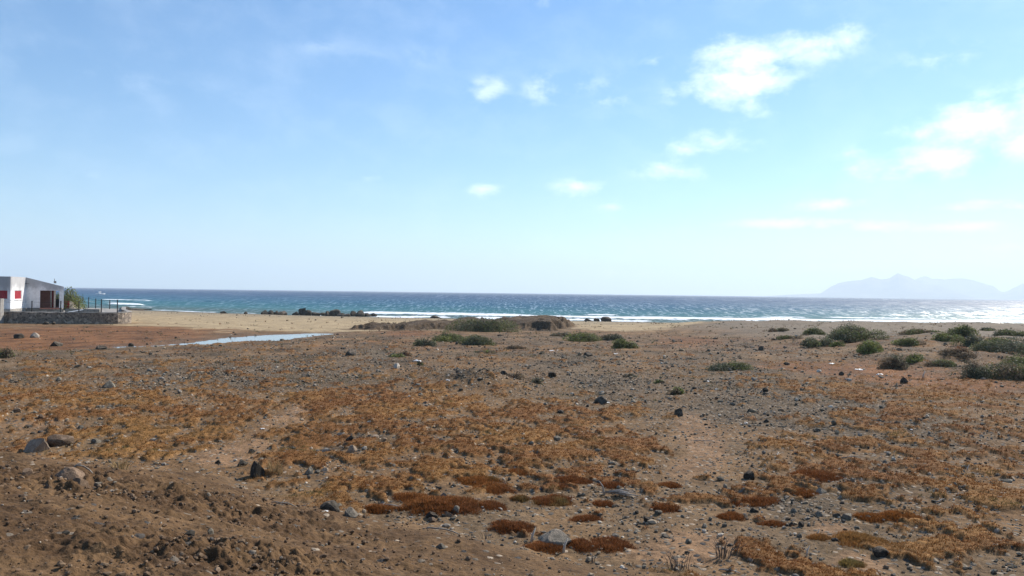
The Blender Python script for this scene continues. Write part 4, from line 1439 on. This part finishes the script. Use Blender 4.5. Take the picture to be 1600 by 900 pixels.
# ================================================================== stones
def merged(shapes, P, S, rot, T, seed, tilt=.35):
    """many small solids in one mesh: P (n,3), S (n,3), rot (n,), T (n,3) tint"""
    g = np.random.default_rng(seed)
    which = g.integers(0, len(shapes), len(P))
    Vs, Fs, Cs = [], [], []; off = 0
    for k, (v, f) in enumerate(shapes):
        i = np.where(which == k)[0]
        if not len(i):
            continue
        q = v[None] * S[i][:, None, :]
        ta = g.normal(0, tilt, len(i))[:, None]
        qy = q[:, :, 1] * np.cos(ta) - q[:, :, 2] * np.sin(ta); qz = q[:, :, 1] * np.sin(ta) + q[:, :, 2] * np.cos(ta)
        c, s_ = np.cos(rot[i])[:, None], np.sin(rot[i])[:, None]
        X = q[:, :, 0] * c - qy * s_; Y = q[:, :, 0] * s_ + qy * c
        W = np.stack([X, Y, qz], -1) + P[i][:, None, :]
        Vs.append(W.reshape(-1, 3))
        Fs.append((f[None] + (np.arange(len(i)) * len(v))[:, None, None]).reshape(-1, 3) + off)
        Cs.append(np.repeat(T[i], len(v), 0)); off += len(i) * len(v)
    return np.concatenate(Vs), np.concatenate(Fs), np.concatenate(Cs)


PEB_SHAPES = [rock_verts(1, 40 + k, 5, .15, (1, g_, h_)) for k, (g_, h_) in enumerate([(.8, .55), (.7, .7), (.95, .45), (.6, .5), (.85, .6)])]
PEB_PAL = np.array([[.052, .045, .034], [.110, .093, .069], [.172, .147, .110], [.24, .205, .165], [.30, .23, .155], [.50, .43, .34], [.20, .135, .085], [.075, .066, .057]])


def gravel():
    g = np.random.default_rng(55)
    x, y, r = polar_scatter(230000, 5.5, 75, 42, g, .85)
    gr = np.clip(GRAVEL(x, y), 0, 1.5)
    m = moss_amount(x, y)
    nz_ = fbm(x * .9, y * .9, 3, 151)
    bank = sstep(-.4, .6, toe(x) - y)
    D = (.12 + .70 * gr * sstep(-.35, .4, nz_) + .16 * sstep(.05, .4, nz_)) * (1 - .8 * m) * (1 - bank * .95) * (1 - .75 * np.clip(TRACK(x, y), 0, 1))
    D = D * sstep(74, 55, r) * (1 - .7 * np.clip(RED(x, y), 0, 1))
    keep = g.random(len(x)) < D
    x, y, r, gr = x[keep], y[keep], r[keep], gr[keep]
    s = (.010 + .00125 * r) * np.exp(g.normal(0, .55, len(x)))
    S = np.stack([s, s, s], 1) * g.uniform(.7, 1.2, (len(x), 3))
    P = np.stack([x, y, H(x, y) - s * .02], 1)
    pr = np.array([.09, .19, .24, .14, .14, .03, .13, .04])
    T = PEB_PAL[g.choice(8, len(x), p=pr)] * g.uniform(.8, 1.2, len(x))[:, None]
    V, F, C = merged(PEB_SHAPES, P, S, g.uniform(0, 6.3, len(x)), T, 56)
    link('gravel', make_mesh('gravel', V, F, False, {'tint': C}), M_PEB, kind='stuff')
    # coarser rubble further out
    x, y, r = polar_scatter(70000, 24, 80, 40, g, .6)
    gr = np.clip(GRAVEL(x, y), 0, 1.3)
    cl_ = fbm(x * .5, y * .4, 4, 155)
    lagd = interp(y, [28, 34, 40, 46, 52, 65, 72, 90], [-44, -30, -21, -17.2, -15.8, -13.4, -13.2, -13.6]) - x
    D = (.03 + .55 * gr * sstep(-.1, .3, cl_) + .55 * sstep(.12, .4, cl_)) * sstep(80, 62, y) * (1 - .45 * sstep(-1, 3, lagd)) * (1 - .3 * np.clip(RED(x, y), 0, 1))
    keep = g.random(len(x)) < D * .55
    x, y, r = x[keep], y[keep], r[keep]
    s = .0016 * r * np.exp(g.normal(0, .5, len(x))) + .02
    S = np.stack([s, s, s * .9], 1) * g.uniform(.7, 1.2, (len(x), 3))
    P = np.stack([x, y, H(x, y) - s * .03], 1)
    T = PEB_PAL[g.choice(8, len(x), p=[.16, .28, .20, .06, .08, .02, .13, .07])] * g.uniform(.8, 1.2, len(x))[:, None]
    V, F, C = merged(PEB_SHAPES, P, S, g.uniform(0, 6.3, len(x)), T, 59)
    link('rubble', make_mesh('rubble', V, F, False, {'tint': C}), M_PEB, kind='stuff')
    # clods of dug soil on the bank in front
    x, y, r = polar_scatter(170000, 2.6, 16, 50, g, .7)
    t_ = toe(x) - y
    mu = np.clip(MUD(x, y), 0, 1)
    D = sstep(-.5, .6, t_) * (.05 + .75 * mu * sstep(-.15, .35, fbm(x * 1.3, y * 1.7, 3, 161)))
    keep = g.random(len(x)) < D
    x, y, r = x[keep], y[keep], r[keep]
    s = np.minimum((.006 + .00115 * r) * np.exp(g.normal(0, .72, len(x))), .05)
    S = np.stack([s, s, s * 1.1], 1) * g.uniform(.7, 1.25, (len(x), 3))
    P = np.stack([x, y, H(x, y) + s * .05], 1)
    pal = np.array([[.175, .115, .068], [.135, .085, .05], [.095, .060, .036], [.22, .15, .095], [.15, .125, .10]])
    T = pal[g.choice(5, len(x), p=[.38, .34, .22, .04, .02])] * g.uniform(.85, 1.15, len(x))[:, None]
    V, F, C = merged(PEB_SHAPES, P, S, g.uniform(0, 6.3, len(x)), T, 57)
    link('soil_clods', make_mesh('soil_clods', V, F, False, {'tint': C}), M_PEB, kind='stuff')
    # shingle and wrack far along the beach
    x = g.uniform(-70, 110, 9000); y = g.uniform(70, 150, 9000)
    o_ = shore(x) - y
    D = sstep(2, 8, o_) * (.12 + .5 * sstep(.1, .4, fbm(x * .12, y * .25, 3, 171))) * sstep(60, 25, o_)
    keep = g.random(len(x)) < D
    x, y = x[keep], y[keep]
    s = .10 * np.exp(g.normal(0, .5, len(x)))
    P = np.stack([x, y, H(x, y)], 1)
    T = PEB_PAL[g.choice([0, 1, 2, 6, 7], len(x))]
    V, F, C = merged(PEB_SHAPES, P, np.stack([s, s, s], 1), g.uniform(0, 6.3, len(x)), T, 58)
    link('beach_pebbles', make_mesh('beach_pebbles', V, F, False, {'tint': C}), M_PEB, kind='stuff')


gravel()

ROCKS = []
for k in range(14):
    g = np.random.default_rng(70 + k)
    v, f = rock_verts(3, 70 + k, 11, .10, (1, g.uniform(.65, .95), g.uniform(.5, .85)))
    ROCKS.append((v, f))
BLOCKY = max(range(14), key=lambda k: np.ptp(ROCKS[k][0][:, 1]) + np.ptp(ROCKS[k][0][:, 2]))
_rm = {}


def rock_mesh(k, m):
    key = (k, m.name)
    if key not in _rm:
        v, f = ROCKS[k]
        me = make_mesh('stone', v, f, False)
        me.materials.append(m)
        _rm[key] = me
    return _rm[key]


def place_rock(x, y, w_, h_, m, k, label, name='stone', cat='stone', group=None, rz=None, sink=.2, z=None):
    zz = (Hs(x, y) if z is None else z)
    o = link(name, rock_mesh(k, m), None, loc=(x, y, zz - sink * h_), rotz=random.uniform(0, 6.28) if rz is None else rz, label=label, cat=cat, group=group)
    hv = ROCKS[k][0][:, 2].max()
    o.scale = (w_, w_ * random.uniform(.8, 1.0), h_ / hv)
    return o


NAMED = [
    (400, 746, 28, 27, M_BASALT, 'black upright rock standing at the edge of the sandy track'),
    (377, 729, 20, 10, M_BASALT, 'dark low stone just left of the black upright rock'),
    (340, 725, 11, 7, M_BASALT, 'small dark stone lying alone in the sandy track'),
    (54, 706, 40, 21, M_TAN, 'pale pointed boulder at the left above the dug soil'),
    (88, 698, 44, 18, M_BROWN, 'broad brown boulder behind the pale pointed one'),
    (100, 760, 46, 24, M_BROWN, 'soil-covered brown boulder on the dug bank'),
    (121, 770, 26, 16, M_BROWN, 'smaller brown boulder touching the soil-covered one'),
    (151, 766, 14, 9, M_GREY, 'grey lump of stone right of the two brown boulders'),
    (38, 757, 18, 12, M_BROWN, 'brown stone left of the soil-covered boulder'),
    (72, 775, 14, 11, M_BROWN, 'small brown stone in front of the soil-covered boulder'),
    (866, 852, 58, 22, M_GREY, 'rounded grey boulder half covered by a yellowish cushion'),
    (545, 810, 34, 16, M_GREY, 'angular grey rock beside the dark hollow stone'),
    (514, 800, 36, 17, M_BASALT, 'dark hollow-looking stone with white scrap at its foot'),
    (482, 742, 18, 14, M_GREY, 'grey and white broken stone in the ochre grass'),
    (508, 738, 14, 7, M_TAN, 'small tan stone right of the broken grey one'),
    (549, 709, 20, 14, M_TAN, 'tan angular stone in the central orange patch'),
    (547, 692, 16, 11, M_BASALT, 'dark stone just above the tan angular one'),
    (531, 682, 12, 7, M_TAN, 'small pale tan stone left of the dark one'),
    (586, 686, 14, 7, M_TAN, 'flat tan stone among orange plants, right of the dark stone'),
    (942, 631, 30, 13, M_BASALT, 'black flat rock with a white scrap beside it in mid plain'),
    (1062, 651, 15, 12, M_BASALT, 'black triangular stone on the sandy track'),
    (863, 590, 14, 9, M_BASALT, 'black round stone right of the grey twiggy shrub'),
    (716, 588, 22, 12, M_BASALT, 'black rock on the left shoulder of the gravel heap'),
    (786, 590, 16, 10, M_BASALT, 'dark rock on the right shoulder of the gravel heap'),
    (168, 606, 22, 13, M_GREY, 'grey rounded stone on the rusty plain at the left'),
    (62, 655, 16, 9, M_BROWN, 'small brown stone at the left, behind the boulders'),
    (42, 669, 13, 6, M_BASALT, 'small black stone left of the brown one behind the boulders'),
    (147, 693, 18, 8, M_GREY, 'flat grey stone in the ochre grass right of the boulders'),
    (393, 708, 12, 7, M_BASALT, 'dark pebble-sized stone up the sandy track'),
    (620, 576, 16, 9, M_PALE, 'pale grey pointed stone among dark stones left of the heap'),
    (547, 556, 26, 11, M_BASALT, 'pile-topping dark stone on the gravel patch near the pool'),
    (1134, 765, 11, 10, M_GREY, 'small grey stone on the orange streak beside the track'),
    (1172, 749, 18, 15, M_BASALT, 'dark broken stone on the gravel right of the track'),
    (1280, 809, 14, 10, M_GREY, 'leftmost of the three grey stones above the sandy strip'),
    (1309, 810, 14, 8, M_BASALT, 'middle one of the three grey stones above the sandy strip'),
    (1325, 812, 20, 9, M_GREY, 'right one of the three grey stones above the sandy strip'),
    (1254, 823, 14, 9, M_BASALT, 'black stone in the cluster left of the sandy strip'),
    (1238, 821, 11, 7, M_BASALT, 'small black stone beside the other in the cluster'),
    (1242, 800, 12, 7, M_GREY, 'small dark grey stone above the black cluster'),
    (1180, 803, 14, 8, M_BASALT, 'dark stone at the lower end of the orange streak'),
    (1380, 870, 32, 14, M_BASALT, 'dark rough stone against a cushion by the sandy strip'),
    (1487, 764, 15, 6, M_BASALT, 'flat black stone on the orange plain at the right'),
    (1384, 723, 10, 5, M_GREY, 'small grey stone on a bare spot at the right'),
    (1414, 599, 12, 11, M_BASALT, 'black stone standing up on the red soil before the dune bushes'),
    (1340, 899, 14, 6, M_BASALT, 'black stone at the bottom of the sandy strip'),
    (1440, 659, 11, 6, M_BASALT, 'small black stone on the rusty plain at the right'),
    (1231, 571, 12, 7, M_BASALT, 'black stone on the red soil below the dune bushes, left one'),
    (1317, 587, 12, 6, M_BASALT, 'black stone on the red soil below the eroded dune face'),
    (1191, 548, 10, 8, M_BASALT, 'dark stone alone on the brown flat behind the lone bush'),
    (1014, 817, 18, 10, M_BASALT, 'black stone near the left side of the track'),
    (995, 803, 11, 6, M_BASALT, 'small black stone with pale scrap left of the track'),
    (1040, 839, 14, 5, M_GREY, 'flat dark stone on the bare sandy soil'),
    (689, 860, 16, 9, M_GREY, 'grey stone alone on the smooth soil slope'),
    (675, 810, 20, 10, M_BASALT, 'dark stone in front of the long orange cushion'),
    (713, 802, 13, 11, M_GREY, 'upright grey stone at the right of the long orange cushion'),
    (700, 807, 14, 8, M_BROWN, 'brown stone between dark and upright stones at the long cushion'),
    (693, 777, 13, 9, M_GREY, 'pale grey stone above the long orange cushion'),
    (796, 751, 9, 6, M_BASALT, 'small black stone above the bare patch in the middle'),
    (990, 629, 12, 6, M_GREY, 'small grey stone right of the black flat rock'),
    (85, 541, 26, 8, M_BASALT, 'dark rock below the stone wall at the left'),
    (25, 529, 20, 9, M_BASALT, 'dark slab rock on the red soil, left one below the wall'),
    (52, 528, 14, 9, M_PALE, 'pale stone beside the dark slab below the wall'),
    (155, 546, 18, 7, M_BASALT, 'dark flat rock on the way to the pool'),
    (70, 507, 12, 5, M_BASALT, 'dark stone at the foot of the wall under the house'),
    (82, 507, 10, 5, M_BASALT, 'dark stone at the wall foot, second from the house'),
    (140, 506, 9, 5, M_BASALT, 'black stone at the wall foot near its rounded end'),
    (158, 506, 13, 7, M_BASALT, 'biggest black stone at the wall foot near its rounded end'),
    (168, 504, 9, 4, M_BASALT, 'last small black stone by the rounded end of the wall'),
    (203, 541, 9, 6, M_BASALT, 'black stone at the left tip of the pool'),
]
for i, (px, py, wp, hp, m, lb) in enumerate(NAMED):
    x, y = spot(px, py)
    s = y / FPX
    place_rock(x, y + wp * s * .25, wp * s, hp * s * 1.12, m, BLOCKY if i == 0 else i % len(ROCKS), lb, 'boulder' if wp >= 40 else 'stone', 'boulder' if wp >= 40 else 'stone')

# loose stones strewn over the plain, nothing to tell one from the next
g = np.random.default_rng(88)
x, y, r = polar_scatter(6000, 9, 60, 35, g, .8)
D = (.05 + .8 * np.clip(GRAVEL(x, y), 0, 1.2)) * (1 - .6 * moss_amount(x, y)) * (y > toe(x) + .2) * (np.clip(RED(x, y), 0, 1) < .6)
ok = np.where(g.random(len(x)) < D * .5)[0][:170]
for i in ok:
    s = (.020 + .0024 * r[i]) * math.exp(g.normal(0, .5))
    q = g.random()
    if q < .52:
        place_rock(x[i], y[i], s, s * .55, M_BASALT, int(g.integers(0, 14)), 'small blackish stone lying loose on the gravelly plain', group='loose blackish stones on the plain')
    elif q < .84:
        place_rock(x[i], y[i], s, s * .5, M_GREY, int(g.integers(0, 14)), 'small grey stone lying loose on the gravelly plain', group='loose grey stones on the plain')
    else:
        place_rock(x[i], y[i], s * .9, s * .5, M_TAN, int(g.integers(0, 14)), 'small tan stone lying loose on the gravelly plain', group='loose tan stones on the plain')

# black rocks awash along the water's edge (photo spots on the sea surface)
SURF = [
    (349, 491, 9, 4, 'lone black rock in the shallows, leftmost of the line in the surf'), (384, 491.5, 6, 3, 'small black rock second in the line in the surf'),
    (414, 491.5, 12, 5, 'flat black rock at the start of the main surf line'), (423, 491.5, 9, 7, 'dark rock beside the flat black one in the surf'),
    (431, 492, 9, 5, 'small rock between flat and foam-washed rocks'), (441, 492, 16, 7, 'black rock with white foam breaking against it'),
    (463, 492, 12, 5, 'low black rock right of the foam-washed one'), (473, 492, 10, 9, 'pointed black rock in the middle of the surf line'),
    (481, 492.5, 12, 9, 'bulky dark rock beside the pointed one'), (493, 492.5, 14, 4, 'long low rock right of the bulky one'),
    (505, 492.5, 10, 5, 'low black rock before the middle gap in the surf'), (512, 493, 12, 7, 'humped black rock right of the gap in the surf'),
    (524, 493, 14, 8, 'grey-topped rock in the right half of the surf line'), (534, 493.5, 12, 5, 'small low rock left of the tallest surf rock'),
    (551, 493.5, 12, 7, 'black rock leaning against the tallest surf rock'), (563, 494, 17, 12, 'tallest black rock in the surf line'),
    (574, 494, 12, 5, 'low rock right of the tallest surf rock'), (584, 494, 10, 4, 'last low rock at the right end of the surf line'),
    (542, 494, 10, 4, 'wet low rock between two taller surf rocks'), (680, 497.5, 14, 3.5, 'flat dark rock awash in the middle breakers'),
    (918, 504, 12, 6, 'dark rock on the shore just right of the sandy bank'), (932, 505, 8, 5, 'small dark rock near the shore right of the bank'), (946, 505.5, 16, 6, 'low dark rock pair end at the shore right of the bank'),
]
for i, (px, py, wp, hp, lb) in enumerate(SURF):
    v = pix_ray(px, py)
    tt = -(EYE - .1) / v[2]
    x, y = v[0] * tt, v[1] * tt
    s = y / FPX
    place_rock(x, y, wp * s * 1.25, hp * s * (.85 + .5 * ((i * 7) % 5) / 4) + .14, M_BASALT, (i * 5) % 14, lb, 'surf_rock', 'rock', z=max(0.0, Hs(x, y)), sink=.1)
# dark rock shelf at the point on the left
for i, (px, d, wpx, hm, lb) in enumerate([(196, 168, 22, 1.15, 'long black rock shelf running into the sea right of the stone wall'), (214, 172, 26, .7, 'low black rock shelf end between wall and breakers'), (230, 176, 14, .5, 'outermost wet rock of the shelf right of the stone wall')]):
    place_rock(at(px, d), d, wpx * d / FPX, hm, M_BASALT, (i * 3 + 1) % 14, lb, 'surf_rock', 'rock', z=max(0.0, Hs(at(px, d), d)) - .1, rz=.2)


# ================================================================== driftwood and litter
def stick(px, py, lpx, ang, label, rad=.010, mm=None, name='driftwood', group=None, curve=.06, lift=.02):
    x, y = spot(px, py)
    Ls = lpx * y / FPX
    a = R(ang); pts = []
    for i in range(6):
        u = (i / 5 - .5) * Ls
        cx = x + math.cos(a) * u - math.sin(a) * curve * Ls * math.sin(i * 1.3); cy_ = y + math.sin(a) * u * 1.6 + math.cos(a) * curve * Ls * math.cos(i * 1.7)
        pts.append((cx - x, cy_ - y, Hs(cx, cy_) - Hs(x, y) + rad * .8 + lift * math.sin(i * .63)))
    rads = [rad * k for k in (.7, 1, 1.05, .95, .8, .45)]
    mb = MB().tube(pts, rads, 6)
    # a broken side twig
    p = Vector(pts[2]); mb.tube([p, p + Vector((math.cos(a + .8) * Ls * .16, math.sin(a + .8) * Ls * .2, rad * 2.5))], [rad * .6, rad * .3], 5)
    return link(name, mb.mesh(name, True), mm or M_WOOD, loc=(x, y, Hs(x, y)), label=label, cat='stick', group=group)


for a in [
    (125, 744, 40, 8, 'thin white stick at the near end of the sandy track'), (600, 792, 52, -6, 'long white twig beside the small orange cushion'),
    (444, 790, 40, 4, 'thin pale twig on the soil edge by the ochre grass'), (690, 831, 60, 0, 'long grey twig lying across the smooth soil'),
    (250, 708, 36, 18, 'straight pale straw on the ochre grass'), (1262, 745, 30, 30, 'pale forked twig right of the track'),
    (1215, 712, 26, 60, 'curved white twig in the rusty patch right of the track'), (1470, 785, 26, 20, 'thin white twig on the gravel at the right'),
    (1100, 690, 30, -14, 'thin dark twig along the track'), (1330, 717, 34, 6, 'grey twig on the gravel right of the rusty patch'),
    (850, 702, 22, 40, 'pale grey stick in the orange plain'), (898, 680, 20, -30, 'short dark stick at the right of the orange patch'),
    (1205, 884, 34, 25, 'pale twig across the brushy orange patch at the bottom'), (1140, 893, 30, -35, 'whitish twig in the front of the brushy patch'),
]:
    stick(*a)
# the small bundle of bleached driftwood
x, y = spot(966, 776)
mb = MB(); g = np.random.default_rng(12)
for k in range(9):
    u = g.uniform(-.03, .03); L = g.uniform(.22, .44); a = R(-20 + g.uniform(-9, 9)); ox, oy, oz = g.uniform(-.06, .1), g.uniform(-.07, .07), g.uniform(.01, .06)
    mb.tube([(ox - L / 2, oy + math.sin(-a) * L / 2, oz), (ox, oy, oz + .02), (ox + L / 2, oy + math.sin(a) * L / 2, oz)], [.007, .011, .005], 5)
mb.tube([(-.2, .02, .0), (-.22, .05, .12), (-.27, .08, .19)], [.014, .011, .004], 5)
link('driftwood', mb.mesh('driftwood', True), M_WOOD, loc=(x, y, Hs(x, y)), label='bundle of bleached grey driftwood twigs beside an olive-orange cushion', cat='driftwood')
# bone-white forked root near the boulder
for (px, py, hpx, lb) in [(880, 862, 22, 'white upright splinter at the foot of the grey boulder'), (1260, 868, 16, 'white bent root standing beside the sandy strip'),
                          (1511, 735, 11, 'small white peg sticking up on the plain at the right'), (1277, 838, 12, 'thin white peg on the sandy strip'), (830, 846, 22, 'pale stalk leaning on the left of the grey boulder'), (1442, 592, 12, 'white splinter standing before the grey-brown bush')]:
    x, y = spot(px, py); h = hpx * y / FPX
    mb = MB().tube([(0, 0, -.02), (.1 * h, .05 * h, h * .5), (.3 * h, 0, h)], [.11 * h, .08 * h, .03 * h], 6)
    mb.tube([(.08 * h, .03 * h, h * .4), (-.02 * h, .06 * h, h * .62)], [.06 * h, .02 * h], 5)
    link('bleached_root', mb.mesh('bleached_root', True), M_BONE, loc=(x, y, Hs(x, y)), label=lb, cat='root')


def scrap(px, py, wpx, label, seed, m=None):
    """crumpled piece of sheet plastic"""
    x, y = spot(px, py); w_ = .68 * wpx * y / FPX
    n = 9; g_ = np.random.default_rng(seed)
    u = np.linspace(-.5, .5, n); U, Vv = np.meshgrid(u, u)
    Zs = .16 * fbm(U * 3 + seed, Vv * 3, 3, seed) + .10 * np.abs(perlin(U * 5, Vv * 5, seed + 1)) + .10 * (1 - 2 * (U ** 2 + Vv ** 2))
    V = np.stack([U * (1 + .2 * perlin(U * 2, Vv * 2, seed + 2)) * w_, Vv * .6 * w_, np.maximum(Zs, .01) * w_], -1).reshape(-1, 3)
    T_ = V.copy(); T_[:, 2] -= .012 * max(w_, .05) + .002
    i = np.arange(n * n).reshape(n, n)
    F1 = np.stack([i[:-1, :-1], i[:-1, 1:], i[1:, 1:], i[1:, :-1]], -1).reshape(-1, 4)
    ring = np.concatenate([i[0, :-1], i[:-1, -1], i[-1, :0:-1], i[:0:-1, 0]])
    F3 = np.stack([ring, ring + n * n, np.roll(ring, -1) + n * n, np.roll(ring, -1)], 1)
    me = make_mesh('plastic_scrap', np.concatenate([V, T_]), np.concatenate([F1, F1[:, ::-1] + n * n, F3]), True)
    link('plastic_scrap', me, m or M_LIT, loc=(x, y, Hs(x, y) + .004), rotz=g_.uniform(-.5, .5), label=label, cat='litter')


for i, (px, py, wp, lb) in enumerate([
    (508, 802, 14, 'white plastic scrap at the foot of the dark hollow stone'), (949, 630, 10, 'white scrap leaning on the black flat rock'),
    (1120, 609, 8, 'white litter speck behind the fresh green weedy bush'), (1105, 597, 10, 'white litter on the gravel in mid plain'),
    (1166, 661, 9, 'white scrap on the gravel right of the sandy track'), (960, 553, 14, 'pale scrap below the yellow-green bush of the row'),
    (862, 549, 12, 'white scrap on the soil between the middle bushes and the row'), (652, 565, 18, 'pale flat scrap below the left bushes'),
    (1300, 570, 14, 'pale torn litter on the red soil before the dunes'), (1342, 578, 16, 'white litter pieces by the dark bush with a brown base'),
    (1375, 585, 14, 'torn pale litter left of the dark standing stone'), (845, 700, 14, 'pale torn scrap beside the stick in the orange plain'),
    (410, 671, 10, 'pale chip on the orange plain beyond the track'), (1008, 780, 9, 'whitish scrap right of the driftwood bundle'),
    (700, 602, 10, 'white scrap at the foot of the gravel heap'), (1425, 672, 9, 'white scrap on the rusty plain at the right'), (130, 605, 10, 'pale scrap on the stony ground at the left'),
]):
    scrap(px, py, wp, lb, 200 + i)

# dead brushwood growing through the orange patch at the bottom right
for i, (px, py, wp, hp, lb) in enumerate([(1130, 872, 60, 30, 'dead brushy tuft at the left of the patch at the bottom'), (1260, 760, 40, 14, 'grey dead twigs in the rusty patch right of the track'),
                                          (430, 742, 34, 26, 'straw-coloured grass tuft right of the black upright rock'), (185, 738, 46, 20, 'straw-coloured grass tuft on the edge of the dug bank'), (760, 842, 26, 12, 'dry seedling stalks on the smooth soil'), (926, 878, 24, 16, 'dry brown stalks below the thick ochre cushion'), (1060, 890, 50, 24, 'dry dark stalks in front of the brushy patch')]):
    x, y = spot(px, py); sc = y / FPX
    g = np.random.default_rng(640 + i)
    n = 26 if 'seedling' not in lb and 'brown stalks' not in lb else 9
    straw = 'straw' in lb
    mb = MB()
    for k in range(n * (2 if straw else 1)):
        a = g.uniform(0, 6.28); q = g.uniform(0, .35) * wp * sc; hh = hp * sc * g.uniform(.5, 1.0)
        bx, by = math.cos(a) * q, math.sin(a) * q * .6
        ln = g.uniform(.2, .9) * wp * sc * .35
        tip = (bx + math.cos(a) * ln, by + math.sin(a) * ln, hh)
        mb.tube([(bx, by, -.02), (bx + (tip[0] - bx) * .35, by + (tip[1] - by) * .35, hh * .6), tip], [.0042, .0032, .0014], 4)
    link('dry_tuft', mb.mesh('dry_tuft'), mat_plain('straw', (.30, .20, .09), (.42, .30, .15), 9) if straw else M_TWIG, loc=(x, y, Hs(x, y)), label=lb, cat='dry plant')
